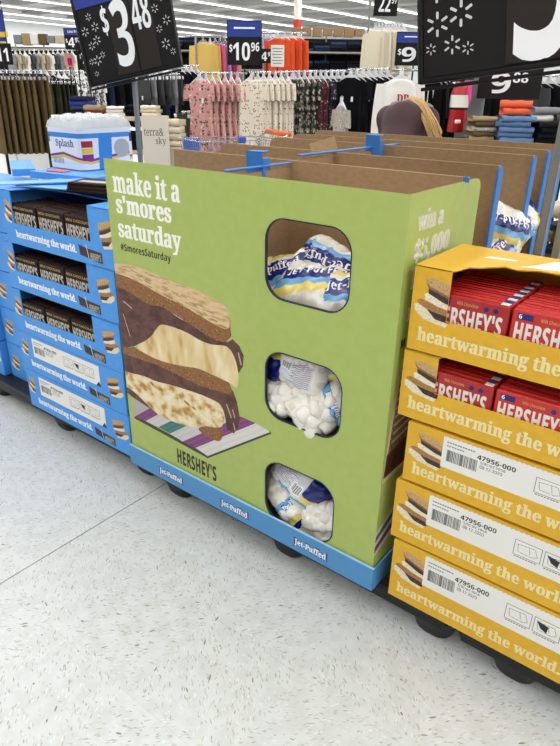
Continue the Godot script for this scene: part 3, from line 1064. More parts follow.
func front_strip(parent: Node, called: String, m: Material, x: float, y: float, w: float, h: float, W: float, H: float, thick := 0.004) -> MeshInstance3D:
	# a piece of a printed case front: its share of the W x H picture on the outside
	var st := S()
	for side in 2:
		var z := -thick * side
		var q := [Vector3(x, y, z), Vector3(x + w, y, z), Vector3(x + w, y + h, z), Vector3(x, y + h, z)]
		var uv := [Vector2(x / W, 1 - y / H), Vector2((x + w) / W, 1 - y / H), Vector2((x + w) / W, 1 - (y + h) / H), Vector2(x / W, 1 - (y + h) / H)]
		if side: q.reverse(); uv.reverse()
		quad_uv(st, q, uv)
	for e in [[x, y, x + w, y], [x + w, y, x + w, y + h], [x + w, y + h, x, y + h], [x, y + h, x, y]]:
		st.set_uv(Vector2(0.01, 0.99))
		quad(st, Vector3(e[0], e[1], 0), Vector3(e[0], e[1], -thick), Vector3(e[2], e[3], -thick), Vector3(e[2], e[3], 0))
	return part(parent, called, done(st), m)


func yellow_cases() -> void:
	var W := 0.66
	var D := 0.28
	var tone := rgb(224, 174, 40)
	var s := 1550.0
	var p := Paint.new(1023, 300, tone)
	p.grain(PackedVector2Array([Vector2(0, 0), Vector2(1023, 0), Vector2(1023, 300), Vector2(0, 300)]), [rgb(221, 171, 37), rgb(227, 177, 43)], noise(0.02, 18))
	icon(p, 0.008 * s, 300 - 0.172 * s, 0.11 * s, 0.105 * s)
	var shut := Paint.new(1023, 300, tone)
	shut.im.copy_from(p.im)
	case_label(shut, 0.1 * s, 300 - 0.187 * s, 0.56 * s, 0.1 * s, s)
	var open_mat := tex_mat("yellow_open", p.texture(), 0.5)
	var shut_mat := tex_mat("yellow_shut", shut.texture(), 0.5)
	var H0 := 300.0 / s
	# [x, bottom, height, open, name of the tier]
	var tiers := [[-0.58, 0.12, 0.212, false, "lowest"], [-0.594, 0.338, 0.195, false, "second lowest"], [-0.579, 0.541, 0.18, false, "middle"], [-0.613, 0.729, 0.186, true, "second from top, open"], [-0.609, 0.919, 0.212, true, "topmost, torn open"]]
	for i in 5:
		var t: Array = tiers[i]
		var h: float = t[2]
		var o := thing("chocolate_case", "yellow cardboard chocolate case, %s of the yellow stack" % t[4], "case", Vector3(t[0], t[1] + 0.001, -1.31), Basis(), "yellow chocolate cases")
		var st := S()
		if not t[3]:
			box(st, Vector3(W / 2, h / 2 - 0.001, -D / 2 - 0.001), Vector3(W, h - 0.003, D), 0.002)
			part(o, "body", done(st), M.case_yellow)
			front_strip(o, "printed_front", shut_mat, 0, 0.0, W, h - 0.003, W, h - 0.003, 0.0006)
		else:
			var lip := 0.088
			box(st, Vector3(W / 2, 0.002, -D / 2), Vector3(W, 0.004, D - 0.01))
			box(st, Vector3(W / 2, h / 2, -D + 0.002), Vector3(W, h - 0.002, 0.004))
			box(st, Vector3(0.002, h / 2, -D / 2), Vector3(0.004, h - 0.002, D - 0.008))
			box(st, Vector3(W - 0.002, h / 2, -D / 2), Vector3(0.004, h - 0.002, D - 0.008))
			part(o, "body", done(st), M.case_yellow)
			front_strip(o, "front_lip", open_mat, 0, 0, W, lip, W, h)
			front_strip(o, "front_corner", open_mat, 0, lip, 0.092, h - lip - 0.001, W, h)
			front_strip(o, "front_corner", open_mat, 0.6, lip, 0.06, h - lip - 0.001, W, h)
			# the top, torn away along the front
			var top := S()
			var cut := PackedVector2Array([Vector2(0, 0), Vector2(0.094, 0), Vector2(0.1, 0.02), Vector2(0.108, 0.06), Vector2(0.13, 0.075), Vector2(0.17, 0.12), Vector2(0.2, 0.11), Vector2(0.24, 0.135), Vector2(0.4, 0.14), Vector2(0.6, 0.135), Vector2(0.61, 0), Vector2(W, 0), Vector2(W, D), Vector2(0, D)])
			slab(top, cut, 0.0, 0.003, Transform3D(Basis(Vector3(1, 0, 0), Vector3(0, 0, -1), Vector3(0, 1, 0)), Vector3(0, h - 0.003, 0)))
			part(o, "top_panel", done(top), M.case_yellow)
			var bare := S()
			slab(bare, PackedVector2Array([Vector2(0.2, 0.14), Vector2(0.33, 0.17), Vector2(0.62, 0.16), Vector2(0.64, 0.27), Vector2(0.3, 0.275), Vector2(0.25, 0.24), Vector2(0.23, 0.19)]), 0.0, 0.0006, Transform3D(Basis(Vector3(1, 0, 0), Vector3(0, 0, -1), Vector3(0, 1, 0)), Vector3(0, h + 0.0002, 0)))
			if i == 4:
				part(o, "torn_paper", done(bare), M.white_paper).set_meta("label", "white torn paper layer on the case top")
				var sl := S()
				slab(sl, PackedVector2Array([Vector2(0.1, 0.17), Vector2(0.17, 0.18), Vector2(0.18, 0.195), Vector2(0.11, 0.192)]), 0.0, 0.0006, Transform3D(Basis(Vector3(1, 0, 0), Vector3(0, 0, -1), Vector3(0, 1, 0)), Vector3(0, h + 0.0002, 0)))
				part(o, "scuff", done(sl), M.white_paper)
			packs("red", Vector3(t[0] + 0.045, t[1] + 0.0055, -1.316), 0.19, 3, 12, 0.0205, h - 0.062 if i == 4 else h - 0.045, ["second highest yellow case", "topmost yellow case"][i - 3])
		print_text(o, "heartwarming the world.", serif, M.print_cream, Vector3(0.024, 0.017, 0.0003), Basis(), 0.475, 0.046, 0.0006)


func packs(kind: String, from: Vector3, w: float, across: int, deep: int, t: float, h: float, where: String) -> void:
	var body := S()
	box(body, Vector3(0, h / 2, 0), Vector3(w - 0.006, h, t - 0.003), 0.003)
	var mesh := done(body)
	var tab := box_mesh(Vector3(0.02, 0.002, t - 0.005), 0.0005)
	var names := ["left", "middle", "right"]
	for i in across:
		for j in deep:
			var label := "%s chocolate pack at the front %s of the %s" % [kind, names[i], where] if j == 0 else "%s chocolate pack, %s from the front, %s column of the %s" % [kind, ordinal(j), names[i], where]
			var o := thing("chocolate_pack", label, "chocolate pack", from + Vector3((i + 0.5) * w, 0, -(j + 0.5) * t), Basis(Vector3.RIGHT, rng.randf_range(-0.02, 0.02)) if j else Basis(), "%s packs, %s column, %s" % [kind, names[i], where])
			part(o, "wrapper", mesh, M[kind + "_pack"] if (i + j) % 3 else M[kind + "_pack_dark"], Vector3(0, 0.0012 * (j % 2), 0))
			if kind == "red":
				part(o, "end_print", tab, mat("purple_print", rgb(74, 48, 122), 0.5) if j % 2 else M.silver_print, Vector3(w / 2 - 0.016, h + 0.0018, 0))
			if j == 0:
				var z := t / 2 - 0.0012
				if kind == "red":
					print_text(o, "HERSHEY'S", heavy, M.silver_print, Vector3(-w / 2 + 0.013, h - 0.075, z), Basis(), w - 0.028, 0.047, 0.0006)
					part(o, "badge", box_mesh(Vector3(0.034, 0.014, 0.0008), 0.0003), M.navy, Vector3(-w / 2 + 0.032, h - 0.015, z))
					print_text(o, "6", sans, M.sign_white, Vector3(-w / 2 + 0.018, h - 0.02, z + 0.0006), Basis(), 0.007, 0.01, 0.0004)
					print_text(o, "Milk Chocolate", mono, mat("gold_print", rgb(206, 170, 110), 0.5), Vector3(-w / 2 + 0.066, h - 0.019, z), Basis(), 0.05, 0.008, 0.0004)
					for k in 2:
						var dst := S()
						slab(dst, rounded(0.012, 0.012, 0.006, 4), 0.0, 0.0006)
						part(o, "badge", done(dst), M.navy, Vector3(w / 2 - 0.055 + 0.022 * k, h - 0.017, z))
				else:
					print_text(o, "HERSHEY'S", heavy, M.bronze_print, Vector3(-w / 2 + 0.011, h - 0.083, z), Basis(), w - 0.024, 0.05, 0.0006)
					print_text(o, "MILK CHOCOLATE", mono, mat("gold_print", rgb(206, 170, 110), 0.5), Vector3(-w / 2 + 0.015, h - 0.022, z), Basis(), w - 0.04, 0.01, 0.0004)


func blue_cases() -> void:
	var W := 0.735
	var D := 0.36
	var s := 1390.0
	var p := Paint.new(1022, 280, rgb(74, 152, 230))
	p.grain(PackedVector2Array([Vector2(0, 0), Vector2(1022, 0), Vector2(1022, 280), Vector2(0, 280)]), [rgb(72, 149, 227), rgb(76, 155, 233)], noise(0.02, 19))
	icon(p, 0.004 * s, 280 - 0.165 * s, 0.06 * s, 0.088 * s)
	icon(p, 0.625 * s, 280 - 0.165 * s, 0.1 * s, 0.1 * s, true)
	# the small bar drawn at the end of the words
	var bar := PackedVector2Array([Vector2(0.495, 0.062), Vector2(0.54, 0.055), Vector2(0.632, 0.05), Vector2(0.632, 0.012), Vector2(0.5, 0.026)])
	for i in bar.size(): bar[i] = Vector2(bar[i].x * s, 280 - bar[i].y * s)
	p.poly(bar, rgb(48, 32, 30))
	p.stroke(Vector2(0.54 * s, 280 - 0.068 * s), Vector2(0.552 * s, 280 - 0.02 * s), 5, rgb(226, 224, 224))
	ink(p, "HERSHEY'S", heavy, rgb(190, 180, 166), 0.562 * s, 280 - 0.018 * s, 0.06 * s, 0.024 * s)
	var shut := Paint.new(1022, 280, rgb(74, 152, 230))
	shut.im.copy_from(p.im)
	case_label(shut, 0.1 * s, 280 - 0.188 * s, 0.48 * s, 0.1 * s, s)
	shut.poly(PackedVector2Array([Vector2(0.55 * s, 280 - 0.086 * s), Vector2(0.585 * s, 280 - 0.086 * s), Vector2(0.572 * s, 280 - 0.112 * s)]), rgb(34, 26, 28))
	var open_mat := tex_mat("blue_open", p.texture(), 0.5)
	var shut_mat := tex_mat("blue_shut", shut.texture(), 0.5)
	var ends := Paint.new(494, 264, rgb(74, 152, 230))
	icon(ends, 20, 80, 110, 120)
	var end_mat := tex_mat("blue_end", ends.texture(), 0.5)
	# [x, bottom, height, z, open, which]
	var list := [
		[-2.5, 0.12, 0.19, -1.31, false, "lowest of the stack next to the green bin"],
		[-2.508, 0.311, 0.187, -1.312, false, "second lowest of the stack next to the green bin"],
		[-2.5, 0.499, 0.2, -1.309, true, "third of the stack next to the green bin, open"],
		[-2.5, 0.7, 0.204, -1.312, true, "fourth of the stack next to the green bin, open"],
		[-2.452, 0.905, 0.215, -1.31, true, "topmost of the stack next to the green bin, open"],
	]
	for k in 5:
		list.append([-2.872, 0.12 + 0.192 * k, 0.19, -1.43, false, "%s from below in the narrow end-on stack" % ordinal(k)])
	for k in 5:
		list.append([-3.622, 0.12 + 0.192 * k, 0.19, -1.397, false, "%s from below in the outermost stack" % ordinal(k)])
	# a rear row carries the bottles
	for k in 5:
		list.append([-2.93, 0.12 + 0.201 * k, 0.199, -1.835, false, "%s from below in the rear stack under the bottles" % ordinal(k)])
		list.append([-2.19, 0.12 + 0.201 * k, 0.199, -1.845, false, "%s from below in the rear stack beside the green bin" % ordinal(k)])
	var n := 0
	for t in list:
		var h: float = t[2]
		var narrow := n >= 5 and n < 10
		var ww := 0.355 if narrow else (0.43 if n >= 15 and t[0] > -2.5 else W)
		var o := thing("chocolate_case", "blue cardboard chocolate case, %s" % t[5], "case", Vector3(t[0], t[1] + 0.001, t[3]), Basis(), "blue chocolate cases")
		var st := S()
		if not t[4]:
			box(st, Vector3(ww / 2, h / 2 - 0.001, -D / 2 - 0.001), Vector3(ww, h - 0.003, D), 0.002)
			part(o, "body", done(st), M.case_blue)
			if n < 5:
				front_strip(o, "printed_front", shut_mat, 0, 0, W, h - 0.003, W, h - 0.003, 0.0006)
			elif n >= 10 and n < 15:
				front_strip(o, "printed_front", open_mat, 0, 0, W, h - 0.003, W, h - 0.003, 0.0006)
			elif narrow:
				front_strip(o, "printed_end", end_mat, 0, 0, ww, h - 0.003, ww, h - 0.003, 0.0006)
		else:
			var lip := 0.086
			var a := 0.066
			var b := 0.572
			box(st, Vector3(W / 2, 0.002, -D / 2), Vector3(W, 0.004, D - 0.01))
			box(st, Vector3(W / 2, h / 2, -D + 0.002), Vector3(W, h - 0.002, 0.004))
			box(st, Vector3(0.002, h / 2, -D / 2), Vector3(0.004, h - 0.002, D - 0.008))
			box(st, Vector3(W - 0.002, h / 2, -D / 2), Vector3(0.004, h - 0.002, D - 0.008))
			part(o, "body", done(st), M.case_blue)
			front_strip(o, "front_lip", open_mat, 0, 0, W, lip, W, h)
			front_strip(o, "front_corner", open_mat, 0, lip, a, h - lip - 0.001, W, h)
			front_strip(o, "front_corner", open_mat, b, lip, W - b, h - lip - 0.001, W, h)
			var top := S()
			var cut := PackedVector2Array([Vector2(0, 0), Vector2(a, 0), Vector2(a + 0.01, 0.05), Vector2(0.3, 0.08), Vector2(b - 0.01, 0.07), Vector2(b, 0), Vector2(W, 0), Vector2(W, D), Vector2(0, D)])
			if n == 4: cut = PackedVector2Array([Vector2(0, 0), Vector2(a, 0), Vector2(a + 0.02, 0.1), Vector2(0.3, 0.13), Vector2(b - 0.01, 0.12), Vector2(b, 0), Vector2(W, 0), Vector2(W, D), Vector2(0, D)])
			slab(top, cut, 0.0, 0.003, Transform3D(Basis(Vector3(1, 0, 0), Vector3(0, 0, -1), Vector3(0, 1, 0)), Vector3(0, h - 0.003, 0)))
			part(o, "top_panel", done(top), M.case_blue)
			packs("brown", Vector3(t[0] + 0.05, t[1] + 0.0055, t[3] - 0.006), 0.18, 3, 8, 0.022, h - 0.055, ["lowest open blue case", "middle open blue case", "topmost open blue case"][n - 2])
		if n < 5 or (n >= 10 and n < 15):
			print_text(o, "heartwarming the world.", serif, M.print_white, Vector3(0.07, 0.022, 0.0003), Basis(), 0.415, 0.038, 0.0006)
		n += 1
	# loose lids and bars on top of the blue stack
	var y := 1.125
	var flap := S()
	slab(flap, PackedVector2Array([Vector2(-0.3, -0.1), Vector2(0.28, -0.06), Vector2(0.33, 0.1), Vector2(-0.26, 0.12)]), 0.0, 0.004, Transform3D(Basis(Vector3(1, 0, 0), Vector3(0, 0, -1), Vector3(0, 1, 0)), Vector3.ZERO))
	solo("cardboard_flap", done(flap), mat("flap_blue", rgb(108, 174, 238), 0.5), "torn blue case lid lying on the blue stack in front of the bottles", "cardboard flap", Vector3(-2.15, y + 0.012, -1.5), Basis.from_euler(Vector3(0.05, 0.1, 0.02)))
	var strip := S()
	slab(strip, PackedVector2Array([Vector2(-0.22, -0.03), Vector2(0.2, -0.035), Vector2(0.24, 0.03), Vector2(-0.2, 0.035)]), 0.0, 0.004, Transform3D(Basis(Vector3(1, 0, 0), Vector3(0, 0, -1), Vector3(0, 1, 0)), Vector3.ZERO))
	solo("cardboard_flap", done(strip), M.flap_blue, "narrow light blue cardboard strip at the left corner of the stack", "cardboard flap", Vector3(-2.42, y + 0.012, -1.4), Basis.from_euler(Vector3(0.06, 0.62, 0.06)))
	var strip2 := S()
	slab(strip2, PackedVector2Array([Vector2(-0.2, -0.05), Vector2(0.2, -0.05), Vector2(0.2, 0.05), Vector2(-0.2, 0.05)]), 0.0, 0.03, Transform3D(Basis(Vector3(1, 0, 0), Vector3(0, 0, -1), Vector3(0, 1, 0)), Vector3.ZERO))
	var low := done(strip2)
	solo("cardboard_tray", low, M.case_blue, "low blue cardboard tray in front of the water bottles", "cardboard tray", Vector3(-2.42, y + 0.002, -1.62), Basis.from_euler(Vector3(0, 0.12, 0)))
	solo("cardboard_tray", low, M.case_blue, "blue cardboard tray at the far left end of the stack", "cardboard tray", Vector3(-2.86, y + 0.002, -1.66), Basis.from_euler(Vector3(0, -0.5, 0)))
	solo("cardboard_tray", low, M.bin_blue, "blue cardboard tray behind the top left corner of the green bin", "cardboard tray", Vector3(-1.96, y + 0.002, -1.99), Basis.from_euler(Vector3(0, 0.08, 0)))
	solo("price_card", box_mesh(Vector3(0.1, 0.004, 0.05), 0.001), mat("card_red", rgb(226, 92, 76), 0.6), "small red card on the blue tray below the bottles", "card", Vector3(-2.5, y + 0.035, -1.62), Basis(Vector3.UP, 0.2))
	for k in 3:
		var o := thing("chocolate_pack", "loose chocolate pack lying on the torn blue lid, %s from the bottom" % ordinal(k), "chocolate pack", Vector3(-1.985 + 0.006 * k, y + 0.022 + 0.0125 * k, -1.45 - 0.004 * k), Basis.from_euler(Vector3(0.05, 0.1 + 0.05 * k, 0.02)), "loose chocolate packs on the blue lid")
		part(o, "wrapper", box_mesh(Vector3(0.26, 0.012, 0.1), 0.003), M.brown_pack if k % 2 else M.brown_pack_dark)
		part(o, "band", box_mesh(Vector3(0.2, 0.0008, 0.03), 0.0003), M.bronze_print, Vector3(0, 0.0062, 0.01))


# ------------------------------------------------------------------ the pack of bottles

func water_pack() -> void:
	var o := thing("bottle_pack", "shrink-wrapped pack of flavoured water bottles on the blue cases", "bottle pack", Vector3(-2.81, 1.126, -2.03))
	var p := Paint.new(512, 256, rgb(232, 236, 240))
	p.rect(0, 30, 512, 30, rgb(64, 140, 212))
	p.rect(40, 60, 210, 150, rgb(244, 244, 246))
	p.poly(PackedVector2Array([Vector2(0, 180), Vector2(140, 150), Vector2(300, 190), Vector2(512, 150), Vector2(512, 168), Vector2(300, 206), Vector2(140, 166), Vector2(0, 196)]), rgb(150, 60, 110))
	p.poly(PackedVector2Array([Vector2(0, 198), Vector2(140, 168), Vector2(300, 208), Vector2(512, 170), Vector2(512, 182), Vector2(300, 222), Vector2(140, 182), Vector2(0, 212)]), rgb(236, 200, 80))
	ink(p, "Splash", serif, rgb(30, 46, 130), 90, 130, 130, 60)
	p.rect(4, 40, 46, 52, rgb(40, 44, 130))
	p.rect(262, 76, 54, 40, rgb(170, 40, 70))
	p.rect(262, 120, 54, 34, rgb(236, 200, 70))
	p.rect(262, 158, 54, 36, rgb(140, 50, 130))
	p.poly(PackedVector2Array([Vector2(350, 30), Vector2(420, 30), Vector2(410, 256), Vector2(340, 256)]), rgb(56, 136, 214))
	p.disc(Vector2(470, 130), Vector2(44, 60), rgb(176, 178, 182))
	for k in 8: p.rect(60 + 10 * k, 190, 4, 36, rgb(70, 80, 110))
	var w := 0.27
	var d := 0.32
	var h := 0.19
	# bottles, two rows in view under the film
	var bs := S(true)
	lathe(bs, [Vector2(0.0, 0), Vector2(0.028, 0), Vector2(0.031, 0.006), Vector2(0.031, 0.05), Vector2(0.029, 0.06), Vector2(0.031, 0.07), Vector2(0.031, 0.175), Vector2(0.026, 0.2), Vector2(0.014, 0.218), Vector2(0.0125, 0.226)], 14)
	var bm := done(bs)
	var cs := S(true)
	lathe(cs, [Vector2(0.0145, 0.224), Vector2(0.0145, 0.24), Vector2(0.0135, 0.242), Vector2(0.0, 0.242)], 12)
	var cm := done(cs)
	var clear := mat("bottle_plastic", Color(0.86, 0.89, 0.92, 0.55), 0.12)
	clear.transparency = BaseMaterial3D.TRANSPARENCY_ALPHA
	for i in 4:
		for j in 5:
			var b := part(o, "bottle", bm, clear, Vector3(-w / 2 + (i + 0.5) * w / 4, 0.001, -d / 2 + (j + 0.5) * d / 5))
			part(b, "cap", cm, M.print_white)
	# printed sleeve: rounded band round the bottles
	var st := S()
	var ring := rounded(w + 0.012, d + 0.012, 0.035, 5)
	var run := 0.0
	var total := 0.0
	for i in ring.size(): total += ring[i].distance_to(ring[(i + 1) % ring.size()])
	for i in ring.size():
		var a := ring[i]
		var b := ring[(i + 1) % ring.size()]
		var l := a.distance_to(b)
		var u0 := 2.0 * run / total + 0.46
		var u1 := 2.0 * (run + l) / total + 0.46
		run += l
		quad_uv(st, [Vector3(a.x, 0, -a.y), Vector3(b.x, 0, -b.y), Vector3(b.x, h, -b.y), Vector3(a.x, h, -a.y)], [Vector2(u0, 1), Vector2(u1, 1), Vector2(u1, 0), Vector2(u0, 0)])
	part(o, "printed_wrap", done(st), tex_mat("bottle_wrap", p.texture(), 0.25)).set_meta("label", "printed plastic sleeve with the word Splash")
	# clear film pulled over the tops
	var film := S(true)
	var nz := noise(20.0, 77)
	var n := 26
	var pt := func(i: int, j: int) -> Vector3:
		var u := 2.0 * i / n - 1.0
		var v := 2.0 * j / n - 1.0
		var edge := maxf(absf(u), absf(v))
		var y := h - 0.004 + 0.062 * pow(1.0 - pow(edge, 5.0), 0.6) + 0.012 * sin(u * PI * 4.0) * sin(v * PI * 5.0) * (1.0 - edge) + 0.008 * nz.get_noise_2d(u, v)
		return Vector3(u * (w / 2 + 0.004), y, v * (d / 2 + 0.004))
	for i in n:
		for j in n:
			quad(film, pt.call(i, j), pt.call(i, j + 1), pt.call(i + 1, j + 1), pt.call(i + 1, j))
	var fm := mat("film", Color(0.94, 0.95, 0.97, 0.45), 0.3)
	fm.transparency = BaseMaterial3D.TRANSPARENCY_ALPHA
	part(o, "film_top", done(film), fm)


# ------------------------------------------------------------------ price signs on posts

func sparkle(r: float) -> ArrayMesh:
	var key := "sparkle%s" % r
	if not MESH.has(key):
		var st := S()
		for k in 6:
			var petal := PackedVector2Array()
			for q in rounded(0.2 * r, 0.55 * r, 0.08 * r, 3, Vector2(0, 0.66 * r)): petal.append(q.rotated(TAU * k / 6))
			slab(st, petal, 0.0, 0.0006)
		MESH[key] = done(st)
	return MESH[key]


func price_board(label: String, low_left: Vector3, turn: Basis, w: float, h: float, low: float, k: float, posts: Array) -> void:
	var o := thing("price_sign", label, "price sign", low_left, turn)
	part(o, "board", box_mesh(Vector3(w, h, 0.012), 0.002, Vector3(w / 2, h / 2, -0.006)), M.sign_black)
	part(o, "header", box_mesh(Vector3(w, 0.11, 0.003), 0.001, Vector3(w / 2, h - 0.055, 0.0016)), M.sign_blue)
	print_text(o, "Low Price", sans, mat("sign_yellow", rgb(248, 206, 60), 0.5), Vector3(w * 0.16, h - 0.085, 0.0032), Basis(), w * 0.6, 0.06, 0.0006)
	var st := S()
	box(st, Vector3(w / 2, -0.006, -0.004), Vector3(w + 0.02, 0.012, 0.022), 0.003)
	box(st, Vector3(w / 2, h + 0.006, -0.004), Vector3(w + 0.02, 0.012, 0.022), 0.003)
	box(st, Vector3(-0.006, h / 2, -0.004), Vector3(0.012, h + 0.02, 0.022), 0.003)
	box(st, Vector3(w + 0.006, h / 2, -0.004), Vector3(0.012, h + 0.02, 0.022), 0.003)
	part(o, "frame", done(st), M.black_steel)
	part(o, "lower_bar", box_mesh(Vector3(w + 0.01, 0.008, 0.008), 0.002), M.black_steel, Vector3(w / 2, -0.024, 0.002))
	for i in 2:
		part(o, "flip_card", box_mesh(Vector3([0.24, 0.22][i] * w, h - 0.13, 0.003), 0.001), M.flip_black, Vector3([0.46, 0.71][i] * w, (h - 0.12) / 2, 0.0016))
	print_text(o, "$", sans, M.sign_white, Vector3(w * 0.265, low + 0.135 * k, 0.0034), Basis(), 0.034 * k, 0.118 * k, 0.0006)
	print_text(o, "3", sans, M.sign_white, Vector3(w * 0.37, low, 0.0034), Basis(), 0.09 * k, 0.262 * k, 0.0006)
	print_text(o, "48", sans, M.sign_white, Vector3(w * 0.6, low + 0.125 * k, 0.0034), Basis(), 0.09 * k, 0.135 * k, 0.0006)
	var spots := [[0.06, 0.24, 1], [0.13, 0.3, 0.8], [0.18, 0.25, 1], [0.1, 0.17, 0.9], [0.17, 0.19, 1], [0.06, 0.1, 0.7], [0.13, 0.1, 1.1], [0.2, 0.12, 0.7], [0.09, 0.04, 0.6], [0.85, 0.26, 0.9], [0.93, 0.3, 0.8], [0.95, 0.2, 1], [0.86, 0.17, 0.8], [0.9, 0.1, 1.1], [0.96, 0.06, 0.7]]
	if k > 1.2: spots = [[0.0625, 0.0875, 1.5], [0.16, 0.099, 1.6], [0.125, 0.05, 1.15], [0.035, 0.048, 0.7], [0.19, 0.041, 0.8], [0.06, 0.142, 1.5], [0.165, 0.15, 1.5], [0.06, 0.2, 1.4], [0.16, 0.21, 1.4], [0.11, 0.27, 1.3], [0.9, 0.2, 1.5], [0.93, 0.1, 1.3]]
	for q in spots:
		part(o, "sparkle", sparkle(0.019), mat("sparkle_grey", rgb(206, 206, 206), 0.6), Vector3(q[0] * w, q[1] * (h - 0.12) / 0.33, 0.0004), Basis.from_scale(Vector3(q[2], q[2], 1)))
	# posts stand upright whatever the board's tilt
	var inv := o.transform.affine_inverse()
	for q in posts:
		var st2 := S()
		box(st2, Vector3.ZERO, Vector3(0.019, q.y, 0.019), 0.003)
		part(o, "post", done(st2), M.grey_steel, inv * Vector3(q.x, q.y / 2, q.z), inv.basis)


func price_signs() -> void:
	var a := at(91.4, 84, 2.62)
	var b := at(179.3, 63.6, 2.47)
	var x := (b - a).normalized()
	var z := x.cross(Vector3.UP).normalized()
	z = (z + Vector3(0, 0.06, 0)).normalized()
	var y := z.cross(x).normalized()
	price_board("black price sign reading three dollars forty-eight above the blue cases", a, Basis(x, y, z), a.distance_to(b), 0.39, 0.034, 0.94, [Vector3(-2.247, 1.53, -1.875)])
	a = at(423, 79, 1.5)
	b = at(560, 60, 1.37)
	x = (b - a).normalized()
	z = (x.cross(Vector3.UP).normalized() + Vector3(0, 0.06, 0)).normalized()
	y = z.cross(x).normalized()
	price_board("large black price sign cropped by the upper right corner", a, Basis(x, y, z), 0.56, 0.55, 0.006, 1.4, [Vector3(-0.432, 1.53, -1.665), Vector3(-0.385, 1.53, -1.65)])


# ------------------------------------------------------------------ clothes

func ring_tube(st: SurfaceTool, rings: Array, n: int, sd: int, folds: float, cx := 0.0) -> void:
	# rings: [y, half width, half depth, x shift]
	var pts := []
	for i in rings.size():
		var q: Array = rings[i]
		var t := float(i) / (rings.size() - 1)
		var row := []
		for k in n:
			var a := TAU * k / n
			var c := cos(a)
			var s := sin(a)
			var f := folds * t * sin(a * 6.0 + sd * 1.7) * (0.6 + 0.4 * sin(a * 3.0 + sd))
			row.append(Vector3(cx + q[3] + signf(c) * pow(absf(c), 0.75) * q[1], q[0] + 0.006 * sin(a * 4.0 + sd) * t, s * q[2] * 0.7 + f))
		pts.append(row)
	for i in pts.size() - 1:
		for k in n:
			quad(st, pts[i][(k + 1) % n], pts[i][k], pts[i + 1][k], pts[i + 1][(k + 1) % n])
	for k in range(1, n - 1):
		tri(st, pts[-1][0], pts[-1][k + 1], pts[-1][k])


func garment_mesh(kind: String, w: float, length: float, sd: int) -> ArrayMesh:
	var key := "garment%s%s%s%s" % [kind, w, length, sd % 4]
	if MESH.has(key):
		return MESH[key]
	var st := S(true)
	var h := w / 2
	var n := 26
	if kind == "pants":
		ring_tube(st, [[-0.03, h * 0.9, 0.015, 0], [-0.05, h * 0.95, 0.025, 0], [-0.12, h, 0.035, 0], [-0.26, h * 1.02, 0.045, 0], [-0.3, h * 1.0, 0.045, 0]], n, sd, 0.004)
		for s in [-1.0, 1.0]:
			ring_tube(st, [[-0.24, h * 0.52, 0.042, s * h * 0.48], [-0.4, h * 0.5, 0.04, s * h * 0.47], [-length * 0.7, h * 0.45, 0.034, s * h * 0.44], [-length, h * 0.43, 0.03, s * h * 0.42]], n, sd, 0.007)
	else:
		var mid := {"top": 0.93, "dress": 0.8, "cardigan": 1.0, "shirt": 0.95, "skirt": 0.9}
		var low := {"top": 1.0, "dress": 1.12, "cardigan": 1.02, "shirt": 0.98, "skirt": 1.1}
		var m: float = mid[kind]
		var l: float = low[kind]
		ring_tube(st, [[-0.085, 0.045, 0.02, 0], [-0.072, 0.06, 0.026, 0], [-0.085, h * 0.45, 0.032, 0], [-0.105, h * 0.72, 0.035, 0], [-0.13, h * 0.92, 0.034, 0], [-0.15, h * 0.97, 0.036, 0], [-0.19, h * 0.95, 0.042, 0], [-0.17 - (length - 0.17) * 0.3, h * m, 0.05, 0], [-0.17 - (length - 0.17) * 0.65, h * (m + l) / 2, 0.052, 0], [-length, h * l, 0.05, 0]], n, sd, 0.03)
		if kind != "skirt":
			var far := 0.17 if kind in ["top", "dress"] else minf(0.52, length * 0.82)
			for s in [-1.0, 1.0]:
				var out := 0.03 if far < 0.3 else 0.04
				var sl := []
				for k in 6:
					var t := k / 5.0
					sl.append([-0.115 - far * t, lerpf(0.06, 0.055 if far < 0.3 else 0.042, t), lerpf(0.03, 0.026, t), s * (h * 0.84 + out * sin(t * 1.6))])
				ring_tube(st, sl, 14, sd, 0.006)
	MESH[key] = done(st)
	return MESH[key]


func hanger_mesh(w: float, clip: bool) -> ArrayMesh:
	var key := "hanger%s%s" % [w, clip]
	if not MESH.has(key):
		var st := S()
		var hook := []
		for k in 7:
			var a := PI * k / 6 * 1.25 - 0.5
			hook.append(Vector3(0, -0.018 + 0.018 * sin(a + 0.2), -0.016 * cos(a + 0.2)))
		hook.append(Vector3(0, -0.05, 0.004))
		tube(st, hook, 0.0025, 6)
		box(st, Vector3(0, -0.035, 0.002), Vector3(0.045, 0.045, 0.014), 0.003)
		if clip:
			box(st, Vector3(0, -0.05, 0), Vector3(w * 0.9, 0.012, 0.008), 0.002)
			for s in [-1.0, 1.0]: box(st, Vector3(s * w * 0.36, -0.06, 0), Vector3(0.035, 0.04, 0.07), 0.004)
		else:
			slab(st, PackedVector2Array([Vector2(-0.02, -0.05), Vector2(-w * 0.45, -0.15), Vector2(-w * 0.45, -0.17), Vector2(-w * 0.3, -0.165), Vector2(0, -0.13), Vector2(w * 0.3, -0.165), Vector2(w * 0.45, -0.17), Vector2(w * 0.45, -0.15), Vector2(0.02, -0.05)]), -0.005, 0.005)
		MESH[key] = done(st)
	return MESH[key]


